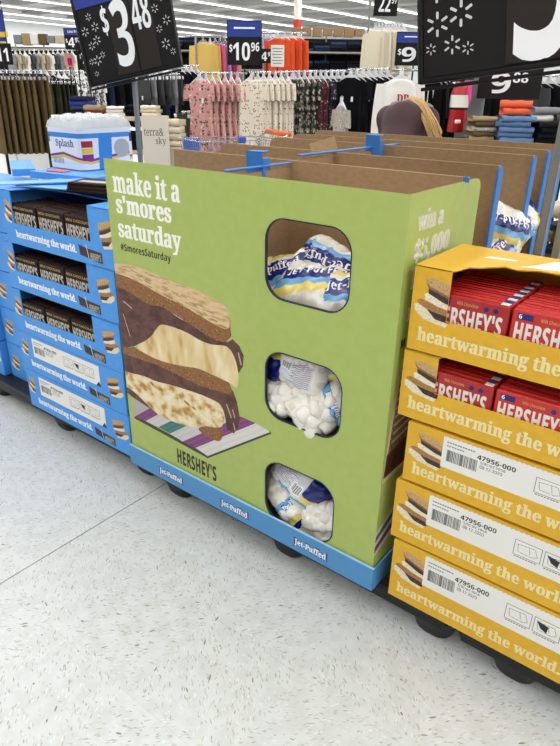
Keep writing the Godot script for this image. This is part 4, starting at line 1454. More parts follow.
func garment(kind: String, label: String, category: String, hook: Vector3, turn: float, w: float, length: float, m: Material, sd: int, group: String, hanger: Material, tagged := false) -> Node3D:
	var o := thing({"pants": "hanging_trousers", "top": "hanging_tee", "dress": "hanging_dress", "cardigan": "hanging_cardigan", "shirt": "hanging_shirt", "skirt": "hanging_skirt"}[kind], label, category, hook, facing(turn), group)
	part(o, "cloth", garment_mesh(kind, w, length, sd), m, Vector3(0, 0.0 if kind == "pants" else -0.018, 0))
	part(o, "hanger", hanger_mesh(w, kind == "pants"), hanger)
	if tagged:
		part(o, "paper_tag", box_mesh(Vector3(0.03, 0.05, 0.002), 0.0005), M.white_paper, Vector3(w * 0.2, -0.3, 0.062))
	return o


func rack(label: String, a: Vector3, b: Vector3, posts := 2, m: Material = null) -> void:
	# a straight hanging rail on posts with feet
	var steel: Material = m if m else M.chrome
	var o := thing("clothes_rack", label, "clothes rack", Vector3((a.x + b.x) / 2, 0, (a.z + b.z) / 2))
	var base := o.position
	var st := S(true)
	tube(st, [a - base, b - base], 0.013, 8)
	part(o, "rail", done(st), steel)
	for k in posts:
		var q: Vector3 = (a.lerp(b, 0.12 + 0.76 * k / maxf(1.0, posts - 1.0)) if posts > 1 else a.lerp(b, 0.5)) - base
		part(o, "post", box_mesh(Vector3(0.03, 1.0, 0.03), 0.004), steel, Vector3(q.x, (q.y - 0.02) / 2, q.z)).scale = Vector3(1, q.y - 0.02, 1)
		var side := (b - a).cross(Vector3.UP).normalized()
		var fst := S(true)
		tube(fst, [Vector3(q.x, 0.02, q.z) - side * 0.28, Vector3(q.x, 0.02, q.z) + side * 0.28], 0.018, 8)
		part(o, "foot", done(fst), steel)


func row(what: String, category: String, kind: String, a: Vector3, b: Vector3, count: int, w: float, length: float, mats: Array, turn: float, group: String, rail_name: String, first_turn := -999.0, hanger: Material = null, tagged := false) -> void:
	for k in count:
		var t := (k + 0.5) / count
		var tn := first_turn if k == 0 and first_turn > -900.0 else turn + rng.randf_range(-5, 5)
		var place := "%s from the left on %s" % [ordinal(k % 20), rail_name] if count > 1 else "on " + rail_name
		garment(kind, "%s, %s" % [what, place], category, a.lerp(b, t) + Vector3(0, 0.016, 0), tn, w, length, mats[k % mats.size()], k, group, hanger if hanger else M.hanger_white, tagged and k % 3 == 0)


func print_cloth(key: String, base: Color, spots: Array, count: int, size: float, sd: int) -> StandardMaterial3D:
	var p := Paint.new(192, 192, base)
	var r := RandomNumberGenerator.new()
	r.seed = sd
	for k in count:
		var c := Vector2(r.randf_range(8, 184), r.randf_range(8, 184))
		var col: Color = spots[k % spots.size()]
		for j in 4:
			p.disc(c + Vector2(r.randfn(0, size * 0.6), r.randfn(0, size * 0.6)), Vector2(size, size * 0.55), col, r.randf() * 3)
	return cover_mat(key, p.texture(), 4.2)


func cloth_materials() -> void:
	for q in [["khaki", 104, 88, 60], ["khaki_dark", 88, 74, 50], ["olive", 60, 62, 46], ["olive_dark", 48, 50, 38], ["charcoal", 70, 70, 72], ["black_cloth", 20, 20, 23], ["black_soft", 27, 27, 31], ["navy_cloth", 36, 42, 66], ["cream_cloth", 226, 216, 192], ["cream_dark", 208, 196, 170], ["yellow_cloth", 222, 186, 104], ["pink_cloth", 216, 96, 128], ["lilac_cloth", 158, 140, 180], ["orange_cloth", 224, 88, 52], ["white_cloth", 232, 228, 222], ["denim", 98, 126, 164], ["denim_dark", 52, 66, 96], ["coral_cloth", 232, 108, 74], ["tan_cloth", 156, 136, 104], ["grey_cloth", 132, 132, 136], ["beige_cloth", 190, 178, 156], ["magenta_cloth", 180, 40, 96], ["rust_cloth", 172, 84, 52], ["blush_cloth", 206, 150, 146]]:
		var c := rgb(q[1], q[2], q[3])
		mat(q[0], c, 0.92).metallic_specular = 0.15
	M.black_cloth.rim_enabled = false
	print_cloth("pink_floral", rgb(206, 154, 148), [rgb(92, 62, 58), rgb(168, 92, 96), rgb(76, 74, 62), rgb(230, 206, 196)], 26, 9, 41)
	print_cloth("white_floral", rgb(230, 220, 200), [rgb(52, 50, 48), rgb(180, 130, 84), rgb(70, 82, 62), rgb(150, 70, 60)], 40, 4.6, 42)
	print_cloth("black_floral", rgb(30, 29, 32), [rgb(196, 186, 160), rgb(120, 118, 96), rgb(160, 150, 130)], 30, 9, 43)
	print_cloth("maroon_floral", rgb(70, 26, 32), [rgb(214, 180, 160), rgb(170, 70, 70)], 46, 4.5, 44)
	print_cloth("night_floral", rgb(24, 25, 34), [rgb(150, 150, 170), rgb(110, 70, 80), rgb(190, 186, 180)], 44, 4.5, 45)
	print_cloth("black_white_floral", rgb(236, 234, 230), [rgb(20, 20, 22)], 60, 8, 46)
	print_cloth("grey_print", rgb(170, 160, 150), [rgb(80, 76, 74), rgb(220, 214, 204)], 40, 4, 47)


func folded_mesh(w: float, h: float, d: float) -> ArrayMesh:
	# a garment folded flat: two or three layers with a rounded fold along the front
	var key := "folded%s%s%s" % [w, h, d]
	if not MESH.has(key):
		var st := S(true)
		var prof := PackedVector2Array()
		for k in 9: prof.append(Vector2(-d / 2 + h / 2 - h / 2 * sin(PI * k / 8), h / 2 - h / 2 * cos(PI * k / 8)))
		prof.append(Vector2(0, h * 1.04))
		prof.append(Vector2(d / 2, h * 0.9))
		prof.append(Vector2(d / 2, 0))
		for i in prof.size():
			var a := prof[i]
			var b := prof[(i + 1) % prof.size()]
			for k in 6:
				var x0 := -w / 2 + w * k / 6
				var x1 := -w / 2 + w * (k + 1) / 6
				var s0 := 0.004 * sin(k * 2.1)
				var s1 := 0.004 * sin((k + 1) * 2.1)
				quad(st, Vector3(x0, a.y + (s0 if a.y > h * 0.6 else 0.0), -a.x), Vector3(x1, a.y + (s1 if a.y > h * 0.6 else 0.0), -a.x), Vector3(x1, b.y + (s1 if b.y > h * 0.6 else 0.0), -b.x), Vector3(x0, b.y + (s0 if b.y > h * 0.6 else 0.0), -b.x))
		for s in [-1.0, 1.0]:
			for i in range(1, prof.size() - 1):
				tri(st, Vector3(s * w / 2, prof[0].y, -prof[0].x), Vector3(s * w / 2, prof[i].y, -prof[i].x), Vector3(s * w / 2, prof[i + 1].y, -prof[i + 1].x))
		MESH[key] = done(st)
	return MESH[key]


func stack(what: String, where: Vector3, turn: float, count: int, w: float, h: float, d: float, mats: Array, place: String, group: String) -> void:
	for k in count:
		var label := "%s, %s from the bottom of %s" % [what, ordinal(k), place] if count > 1 else "%s %s" % [what, place]
		solo("folded_garment", folded_mesh(w, h, d), mats[k % mats.size()], label, "folded clothes", where + Vector3(rng.randf_range(-0.012, 0.012), k * (h * 1.05), rng.randf_range(-0.012, 0.012)), facing(turn + rng.randf_range(-7, 7)), group)


func small_sign(label: String, centre: Vector3, w: float, h: float, price: String, cents: String, dollar: bool, header: float, turn := 0.0, hang := 0.25, down := false, words := "") -> Node3D:
	var o := thing("price_sign", label, "price sign", centre, facing(turn))
	part(o, "board", box_mesh(Vector3(w, h, 0.012), 0.002), M.sign_black, Vector3.ZERO)
	if header > 0.0:
		part(o, "header", box_mesh(Vector3(w * 0.96, header, 0.004), 0.001), M.sign_blue, Vector3(0, h / 2 - header / 2 - 0.01, 0.006))
		if words: print_text(o, words, sans, M.sign_white, Vector3(-w * 0.3, h / 2 - header * 0.8, 0.0082), Basis(), w * 0.6, header * 0.5, 0.0008)
		else: part(o, "header_words", box_mesh(Vector3(w * 0.6, header * 0.12, 0.001)), M.sign_white, Vector3(0.0, h / 2 - header * 0.5, 0.0088))
	var room := h - header
	var big := room * 0.62
	var wide := w * (0.5 if cents else 0.6) * (0.62 if price.length() == 1 else 1.0)
	var x0 := -w * (0.34 if dollar else 0.3)
	if dollar: print_text(o, "$", sans, M.sign_white, Vector3(-w * 0.44, -h / 2 + room * 0.42, 0.0066), Basis(), w * 0.09, room * 0.3, 0.0008)
	print_text(o, price, sans, M.sign_white, Vector3(x0, -h / 2 + room * 0.16, 0.0066), Basis(), wide, big, 0.0008)
	if cents: print_text(o, cents, sans, M.sign_white, Vector3(x0 + wide + w * 0.03, -h / 2 + room * 0.48, 0.0066), Basis(), w * 0.24, room * 0.3, 0.0008)
	if down:
		# a thin stem down to a foot on the floor
		var long := centre.y - h / 2
		part(o, "stem", box_mesh(Vector3(0.016, 1.0, 0.012), 0.002), M.black_steel, Vector3(0, -h / 2 - long / 2 + 0.005, -0.012)).scale = Vector3(1, long - 0.01, 1)
		part(o, "foot", box_mesh(Vector3(0.2, 0.012, 0.2), 0.003), M.black_steel, Vector3(0, -h / 2 - long + 0.007, -0.012))
	elif hang > 0.0:
		# two cords up to the ceiling
		for s in [-1.0, 1.0]:
			var long := 5.0 - centre.y - h / 2
			part(o, "cord", box_mesh(Vector3(0.006, 1.0, 0.006)), M.black_steel, Vector3(s * w * 0.3, h / 2 + long / 2, -0.004)).scale = Vector3(1, long, 1)
	return o


# ------------------------------------------------------------------ behind the display

func build_background() -> void:
	cloth_materials()
	left_side()
	middle()
	right_side()
	shopping_cart()
	shopper()


func shelf_unit(label: String, a: Vector3, b: Vector3, deep: float, top: float, shelves: Array, m: Material, called := "shelf_unit") -> void:
	# a run of shelving between a and b (front lower edge), as tall as top
	var w := a.distance_to(b)
	var x := (b - a).normalized()
	x.y = 0
	var turn := Basis(x, Vector3.UP, x.cross(Vector3.UP))
	var o := thing(called, label, "shelving", Vector3((a.x + b.x) / 2, 0, (a.z + b.z) / 2), turn)
	part(o, "back_panel", box_mesh(Vector3(w, top, 0.03)), m, Vector3(0, top / 2, -deep))
	part(o, "plinth", box_mesh(Vector3(w, 0.14, deep), 0.005), m, Vector3(0, 0.07, -deep / 2 + 0.01))
	for y in shelves:
		part(o, "shelf", box_mesh(Vector3(w, 0.03, deep - 0.02), 0.004), mat("shelf_grey", rgb(150, 146, 138), 0.6) if deep > 0.46 else m, Vector3(0, y - 0.015, -deep / 2))
	for k in 5:
		part(o, "upright", box_mesh(Vector3(0.03, top + 0.05, 0.04), 0.004), M.grey_steel, Vector3(-w / 2 + w * k / 4.0, top / 2 + 0.025, -deep + 0.035))


func left_side() -> void:
	# brown and olive trousers on a black stand
	var a := at(-14, 74, 7.4)
	var b := at(46, 75, 7.6)
	rack("black rack carrying the brown trousers at the left edge", a, b, 2, M.black_steel)
	row("brown trousers", "trousers", "pants", a, b, 9, 0.36, 0.93, [M.khaki, M.khaki_dark], 52, "brown trousers on the left rack", "the left rack", -999.0, M.chrome, true)
	a = at(46, 79, 8.6)
	b = at(74, 80, 8.8)
	rack("black rack of the olive trousers behind the brown ones", a, b, 2, M.black_steel)
	row("olive green trousers", "trousers", "pants", a, b, 7, 0.34, 0.6, [M.olive, M.olive_dark], 55, "olive trousers", "the rack right of the brown trousers", -999.0, M.chrome)
	a = at(74, 72, 9.6)
	b = at(98, 73, 9.8)
	rack("rack of black and white floral tops", a, b, 2)
	row("black and white floral top", "top", "top", a, b, 4, 0.4, 0.48, [M.black_white_floral], 40, "floral tops left of the sign post", "the rack by the sign post")
	a = at(92, 68, 10.6)
	b = at(210, 68, 10.8)
	rack("long rack of dark clothes behind the sign post", a, b, 3)
	row("dark top", "top", "shirt", a, b, 13, 0.42, 0.95, [M.black_cloth, M.navy_cloth, M.black_soft], 48, "dark tops behind the sign post", "the long rack behind the sign post")
	a = at(139, 75, 8.2)
	b = at(180, 74, 8.4)
	rack("rack of grey trousers right of the sign post", a, b, 2)
	row("grey folded-over trousers", "trousers", "pants", a, b, 6, 0.34, 0.4, [M.charcoal, M.grey_cloth, M.charcoal], 50, "grey trousers right of the post", "the rack right of the sign post", -999.0, null, true)
	a = at(178, 66, 8.8)
	b = at(199, 66, 8.8)
	rack("rack of long black clothes left of the pink dresses", a, b, 2)
	row("long black dress", "dress", "dress", a, b, 4, 0.42, 1.05, [M.black_cloth, M.black_soft], 50, "long black dresses", "the rack left of the pink dresses")
	a = at(181, 112, 7.4)
	b = at(201, 112, 7.4)
	rack("low rack of olive trousers left of the pink dresses", a, b, 2)
	row("olive brown trousers", "trousers", "pants", a, b, 4, 0.34, 0.6, [M.olive, M.khaki_dark], 45, "olive brown trousers on the low rack", "the low rack left of the pink dresses")
	# display table with folded clothes and a poster board
	var c := at(112, 125, 6.6)
	var o := thing("display_table", "two-tier beige table with folded clothes behind the water bottles", "table", Vector3(c.x, 0, c.z), facing(6))
	var top := at(112, 116, 6.6).y
	for y in [top - 0.02, top - 0.36, 0.12]:
		part(o, "shelf", box_mesh(Vector3(1.05, 0.04, 0.55), 0.006), M.beige_cloth, Vector3(-0.02, y, -0.2))
	for s in [-1.0, 1.0]:
		part(o, "end_panel", box_mesh(Vector3(0.03, top - 0.04, 0.53), 0.004), M.sign_black, Vector3(s * 0.5 - 0.02, (top - 0.04) / 2, -0.2))
	var ty := top + 0.001
	var back := facing(6)
	var put := func(x: float, y: float, z: float) -> Vector3: return Vector3(c.x, y, c.z) + back * Vector3(x, 0, z)
	stack("blue folded shirt", put.call(-0.38, ty, -0.2), 8, 4, 0.2, 0.045, 0.25, [M.navy_cloth, M.denim_dark, mat("royal_cloth", rgb(40, 52, 140), 0.9)], "the left pile on the beige table", "folded shirts on the beige table")
	stack("rust folded shirt", put.call(-0.2, ty, -0.08), 0, 2, 0.19, 0.05, 0.22, [M.rust_cloth, M.tan_cloth], "the rust pile on the beige table", "folded shirts on the beige table")
	stack("white folded shirt", put.call(0.02, ty, -0.15), 4, 3, 0.2, 0.03, 0.24, [M.white_cloth], "the white pile on the beige table", "folded shirts on the beige table")
	stack("black folded shirt", put.call(0.22, ty, -0.15), 2, 3, 0.17, 0.035, 0.24, [M.black_cloth, M.black_soft], "the black pile on the beige table", "folded shirts on the beige table")
	stack("cream folded shirt", put.call(0.4, ty, -0.15), 2, 3, 0.17, 0.035, 0.24, [M.cream_cloth, M.cream_dark], "the cream pile on the beige table", "folded shirts on the beige table")
	stack("black folded trousers", put.call(-0.12, top - 0.339, -0.15), 3, 4, 0.26, 0.045, 0.28, [M.black_cloth, M.black_soft], "the dark pile on the lower tier", "folded trousers on the lower tier")
	stack("black folded trousers", put.call(0.16, top - 0.339, -0.15), 3, 4, 0.24, 0.045, 0.28, [M.black_soft, M.black_cloth], "the second dark pile on the lower tier", "folded trousers on the lower tier")
	var bw := at(156, 142, 6.4)
	var bo := thing("poster_board", "cream board lettered terra and sky at the table end", "sign", bw, facing(4))
	part(bo, "board", box_mesh(Vector3(0.29, 0.5, 0.015), 0.003), mat("board_cream", rgb(206, 196, 182), 0.7))
	part(bo, "leg", box_mesh(Vector3(0.03, bw.y - 0.25, 0.02), 0.003), M.black_steel, Vector3(0, -0.25 - (bw.y - 0.25) / 2, -0.02))
	print_text(bo, "terra&", serif_thin(), M.print_black, Vector3(-0.12, 0.06, 0.0078), Basis(), 0.21, 0.075, 0.0008)
	print_text(bo, "sky", serif_thin(), M.print_black, Vector3(0.0, -0.04, 0.0078), Basis(), 0.11, 0.09, 0.0008)
	var cs := at(173, 146, 6.6)
	var cp := thing("display_cube", "low cream cube table beside the lettered board", "table", Vector3(cs.x, 0, cs.z), facing(4))
	part(cp, "body", box_mesh(Vector3(0.34, cs.y, 0.34), 0.006), M.beige_cloth, Vector3(0, cs.y / 2, 0))
	stack("cream folded knit", cs + Vector3(0, 0.001, 0), 6, 4, 0.22, 0.065, 0.26, [M.cream_cloth, M.cream_dark], "the pile beside the lettered board", "cream knits beside the board")
	# far shelf along the left wall with boxes on top and bags below
	a = at(-20, 50, 15.0)
	b = at(96, 49, 15.0)
	shelf_unit("long dark wall shelf far behind the left racks", a, b, 0.5, at(40, 46, 15).y, [at(40, 48, 15).y, 1.1, 0.6], M.sign_black)
	var names := ["grey", "tan", "white", "brown", "grey flat", "tan flat"]
	for k in 6:
		var q := at(20 + 8.2 * k, 47.3, 15.25)
		solo("storage_box", box_mesh(Vector3(0.19, [0.2, 0.26, 0.22, 0.24, 0.16, 0.18][k], 0.2), 0.006, Vector3(0, 0.12, 0)), [M.grey_cloth, M.tan_cloth, M.white_cloth, M.khaki, M.grey_cloth, M.beige_cloth][k], "%s box on the far wall shelf, %s from the left" % [names[k], ordinal(k)], "box", q + Vector3(0, 0.05, 0), facing(0), "boxes on the far wall shelf")
	a = at(8, 50.5, 14.4)
	b = at(74, 50, 14.4)
	rack("thin rail under the far wall shelf", a, b, 2)
	row("pale grey or tan top", "top", "top", a, b, 14, 0.4, 0.5, [M.grey_cloth, M.beige_cloth, M.tan_cloth, M.white_cloth, M.charcoal], 45, "pale tops under the far wall shelf", "the far wall rail")
	a = at(-8, 70.5, 11.4)
	b = at(84, 71, 11.4)
	rack("far rail of white hangers behind the brown trousers", a, b, 3)
	row("white top", "top", "top", a, b, 16, 0.42, 0.62, [M.white_cloth, M.grey_cloth, M.black_soft, M.white_cloth], 50, "white tops behind the trousers", "the far rail behind the trousers")
	# signs on this side
	small_sign("black sign ending in eleven at the left edge", at(2.5, 54, 6.4), 0.2, 0.2, "11", "", false, 0.0, 0, 0.3)
	var st := S()
	box(st, Vector3.ZERO, Vector3(0.11, 0.34, 0.012), 0.003)
	var hd := thing("shelf_banner", "blue and yellow hanging banner at the left edge above the eleven sign", "sign", at(0, 28, 6.4), facing(0))
	part(hd, "panel", done(st), M.sign_blue)
	part(hd, "stripe", box_mesh(Vector3(0.09, 0.05, 0.004), 0.001), mat("banner_yellow", rgb(236, 190, 60), 0.6), Vector3(0.03, -0.06, 0.008))
	part(hd, "card", box_mesh(Vector3(0.1, 0.04, 0.004), 0.001), mat("banner_green", rgb(214, 222, 70), 0.6), Vector3(0.0, -0.145, 0.008))
	small_sign("low price sign reading four ninety-seven left of the post sign", at(75, 39, 8.0), 0.28, 0.25, "4", "97", true, 0.07, 0, 0.3, true, "Low Price")
	small_sign("dark sign reading seven left of the post sign", at(87, 58, 8.2), 0.22, 0.2, "7", "", true, 0.0, 0, 0.2, true)
	var bn := thing("picture_card", "small pink picture card beside the seven sign", "card", at(69, 60, 8.2), facing(0))
	part(bn, "card", box_mesh(Vector3(0.12, 0.16, 0.008), 0.002), M.blush_cloth)
	part(bn, "patch", box_mesh(Vector3(0.06, 0.09, 0.003), 0.001), M.magenta_cloth, Vector3(0.01, -0.02, 0.005))
	part(bn, "stem", box_mesh(Vector3(0.012, bn.position.y - 0.08, 0.012), 0.002), M.black_steel, Vector3(0, -0.08 - (bn.position.y - 0.08) / 2, -0.004))


func serif_thin() -> Font:
	if not M.has("thin_serif"): M["thin_serif"] = fat("Droid Serif", 400, 0.0)
	return M["thin_serif"]


func middle() -> void:
	# the dress rack
	var a := at(196, 73, 6.9)
	var b := at(247, 73.5, 7.0)
	rack("dress rack holding the pink floral dresses", a, b, 2)
	row("pink floral dress", "dress", "dress", a, b, 8, 0.34, 0.92, [M.pink_floral], 62, "pink floral dresses", "the pink rail", 24.0, null, true)
	a = at(249, 72.5, 6.8)
	b = at(290, 72, 6.8)
	rack("dress rack holding the white patterned blouses", a, b, 2)
	row("white patterned blouse", "blouse", "top", a, b, 7, 0.36, 0.78, [M.white_floral], 60, "white patterned blouses", "the white rail", 20.0)
	a = at(290, 72, 6.8)
	b = at(346, 71, 6.7)
	rack("dress rack holding the dark floral dresses", a, b, 2)
	row("black floral dress", "dress", "dress", a, a.lerp(b, 0.42), 4, 0.35, 0.82, [M.black_floral], 55, "black floral dresses", "the dark rail", 30.0)
	row("maroon floral dress", "dress", "skirt", a.lerp(b, 0.42), a.lerp(b, 0.6), 2, 0.36, 0.86, [M.maroon_floral], 58, "maroon floral dresses", "the dark rail")
	row("navy floral dress", "dress", "dress", a.lerp(b, 0.6), b, 4, 0.35, 0.82, [M.night_floral], 55, "navy floral dresses", "the dark rail")
	garment("top", "grey printed top hanging low between the navy dresses and black tops", "top", at(342, 96, 6.35), 66, 0.3, 0.45, M.grey_print, 2, "grey printed top", M.hanger_white)
	a = at(348, 70, 6.5)
	b = at(390, 69, 6.4)
	rack("rack of black tops right of the floral dresses", a, b, 2)
	row("black top", "top", "top", a, b, 7, 0.44, 0.62, [M.black_cloth, M.black_soft], 48, "black tops", "the black rail", -999.0, null, true)
	a = at(392, 70, 6.2)
	b = at(440, 70, 6.1)
	rack("rack of the white lettered sweater behind the bending shopper", a, b, 2)
	var sw := garment("cardigan", "white sweater with red letters above the bending shopper", "sweater", at(402, 69, 5.95), 6, 0.42, 0.62, M.white_cloth, 1, "sweaters", M.hanger_white)
	print_text(sw, "DR", serif, mat("red_letters", rgb(150, 30, 34), 0.8), Vector3(-0.03, -0.3, 0.072), Basis(), 0.12, 0.075, 0.002)
	for k in 4:
		var g := garment("cardigan", "black zipped jacket with white stripes, %s from the left behind the shopper" % ordinal(k), "jacket", at(429 + 5 * k, 70, 6.15), 62, 0.42, 0.66, M.black_cloth, k, "black striped jackets", M.hanger_white)
		for s in [-1.0, 1.0]:
			part(g, "stripe", box_mesh(Vector3(0.012, 0.4, 0.004), 0.001), M.white_cloth, Vector3(s * 0.1, -0.38, 0.064))
	# dark clothes that close the view behind those racks
	a = at(205, 84, 8.9)
	b = at(560, 84, 8.3)
	rack("long low rack of black clothes behind the dresses", a, b, 4)
	row("black top", "top", "shirt", a, b, 20, 0.5, 1.0, [M.black_cloth, M.black_soft, M.navy_cloth, M.black_cloth], 50, "black tops behind the dresses", "the long rack behind the dresses")
	# shirts on the back rail
	a = at(190, 36, 9.6)
	b = at(236, 36, 9.7)
	rack("high rack of yellow and pink shirts behind the dresses", a, b, 2)
	garment("shirt", "pale yellow long shirt on the high back rack", "shirt", at(203, 36, 9.6), 22, 0.46, 0.62, M.yellow_cloth, 0, "shirts on the high back rack", M.chrome)
	for k in 5:
		garment("shirt", ["second yellow shirt right of the pale yellow one", "pink shirt on the high back rack", "lilac shirt on the high back rack", "magenta shirt on the high back rack", "rose shirt at the end of the high back rack"][k], "shirt", at(210 + 5 * k, 37, 9.7), 46, 0.44, 0.56, [M.yellow_cloth, M.pink_cloth, M.lilac_cloth, M.magenta_cloth, M.blush_cloth][k], k, "shirts on the high back rack", M.chrome)
	a = at(258, 33, 9.8)
	b = at(306, 33, 9.8)
	rack("high rack of orange shirts behind the paper notice", a, b, 2)
	row("orange shirt", "shirt", "shirt", at(274, 33, 9.8), at(302, 33, 9.8), 4, 0.42, 0.6, [M.orange_cloth], 44, "orange shirts", "the high rack behind the notice", 20.0)
	row("lilac shirt", "shirt", "shirt", at(258, 32, 10.1), at(276, 32, 10.1), 3, 0.42, 0.4, [M.lilac_cloth, M.grey_print], 44, "lilac shirts", "the high rack behind the notice")
	# cream cardigans
	a = at(374, 24, 8.6)
	b = at(404, 24, 8.5)
	rack("high rack of cream cardigans", a, b, 2)
	row("cream cardigan", "cardigan", "cardigan", a, b, 9, 0.4, 0.84, [M.cream_cloth, M.cream_dark, M.cream_cloth], 60, "cream cardigans", "the high cream rail", 50.0)
	# shelving with folded jeans
	a = at(168, 80, 12.2)
	b = at(378, 80, 12.0)
	var y1 := at(300, 52, 12.1).y
	var y2 := at(300, 70, 12.1).y
	shelf_unit("long shelving with folded black jeans behind the dress racks", a, b, 0.55, at(300, 38, 12.1).y, [y1, y2, 1.1], M.sign_black)
	var dir := (b - a).normalized()
	var face := Basis(dir, Vector3.UP, dir.cross(Vector3.UP))
	for k in 13:
		var base := a.lerp(b, (k + 0.5) / 13.0)
		for tier in 2:
			var q := Vector3(base.x, [y1, y2][tier] + 0.001, base.z) - face.z * 0.22
			for j in 3:
				solo("folded_jeans", folded_mesh(0.29, 0.055, 0.32), [M.black_cloth, M.black_soft, M.navy_cloth, M.black_cloth, M.denim_dark][(k * 3 + j * 2 + tier) % 5], "dark folded jeans, %s of pile %s on the %s shelf" % [["bottom", "middle", "top"][j], ["one", "two", "three", "four", "five", "six", "seven", "eight", "nine", "ten", "eleven", "twelve", "thirteen"][k], ["upper", "lower"][tier]], "folded jeans", q + Vector3(0, 0.056 * j, 0), face, "folded jeans on the long shelving")
	for k in 7:
		var q := at(296 + 10.5 * k, 38, 12.4)
		solo("carton", box_mesh(Vector3(0.19, 0.13 + 0.02 * (k % 3), 0.24), 0.004, Vector3(0, 0.075, 0)), M.kraft, "brown carton on top of the long shelving, %s from the left" % ordinal(k), "carton", Vector3(q.x, at(300, 38, 12.1).y + 0.06, q.z), facing(0), "cartons on the long shelving")
	# signs
	small_sign("price sign ten ninety-six with blue header over the dress rack", at(244.5, 43, 6.75), 0.385, 0.44, "10", "96", true, 0.15, 0, 0.36, true)
	small_sign("dark price sign four ninety-seven right of the ten ninety-six sign", at(267, 56, 7.6), 0.26, 0.16, "4", "97", false, 0.0, 0, 0.22, true)
	var n := thing("paper_notice", "white paper notice in front of the orange shirts", "notice", at(277.5, 56, 6.9), facing(0))
	part(n, "sheet", box_mesh(Vector3(0.15, 0.22, 0.006), 0.001), M.white_paper)
	for k in 6:
		part(n, "printed_line", box_mesh(Vector3(0.1 if k % 2 else 0.12, 0.008, 0.001)), M.grey_cloth, Vector3(0, 0.075 - 0.03 * k, 0.0036))
	part(n, "stem", box_mesh(Vector3(0.014, n.position.y - 0.11, 0.012), 0.002), M.black_steel, Vector3(0, -0.11 - (n.position.y - 0.11) / 2, -0.003))
	small_sign("black price sign reading twenty-two hanging at the top", at(386, 3, 7.2), 0.28, 0.27, "22", "97", false, 0.0, 0, 0.5)
	small_sign("price sign nine with blue header beside the big corner sign", at(415, 49, 6.3), 0.4, 0.31, "9", "", true, 0.09, 0, 0.2, true)
	# far column with a red band under the tubes
	var cq := at(297.5, 20, 17)
	var col := thing("column", "slim white column with red top under the ceiling tubes", "column", Vector3(cq.x, 0, cq.z))
	part(col, "shaft", box_mesh(Vector3(0.16, 3.0, 0.16), 0.01), M.white_cloth, Vector3(0, 1.5, 0))
	part(col, "red_band", box_mesh(Vector3(0.17, 0.28, 0.17), 0.01), mat("band_red", rgb(190, 44, 44), 0.6), Vector3(0, 3.14, 0))
	part(col, "head", box_mesh(Vector3(0.16, 1.7, 0.16), 0.01), M.white_cloth, Vector3(0, 4.13, 0))
	# a hanging steel pole before the cream cardigans
	cq = at(369, 20, 9.2)
	var pole := thing("steel_pole", "thin grey pole rising left of the cream cardigans", "pole", Vector3(cq.x, 0, cq.z))
	part(pole, "tube", box_mesh(Vector3(0.03, 4.4, 0.03), 0.006), M.grey_steel, Vector3(0, 2.2, 0))
	part(pole, "base_plate", box_mesh(Vector3(0.2, 0.012, 0.2), 0.003), M.grey_steel, Vector3(0, 0.006, 0))


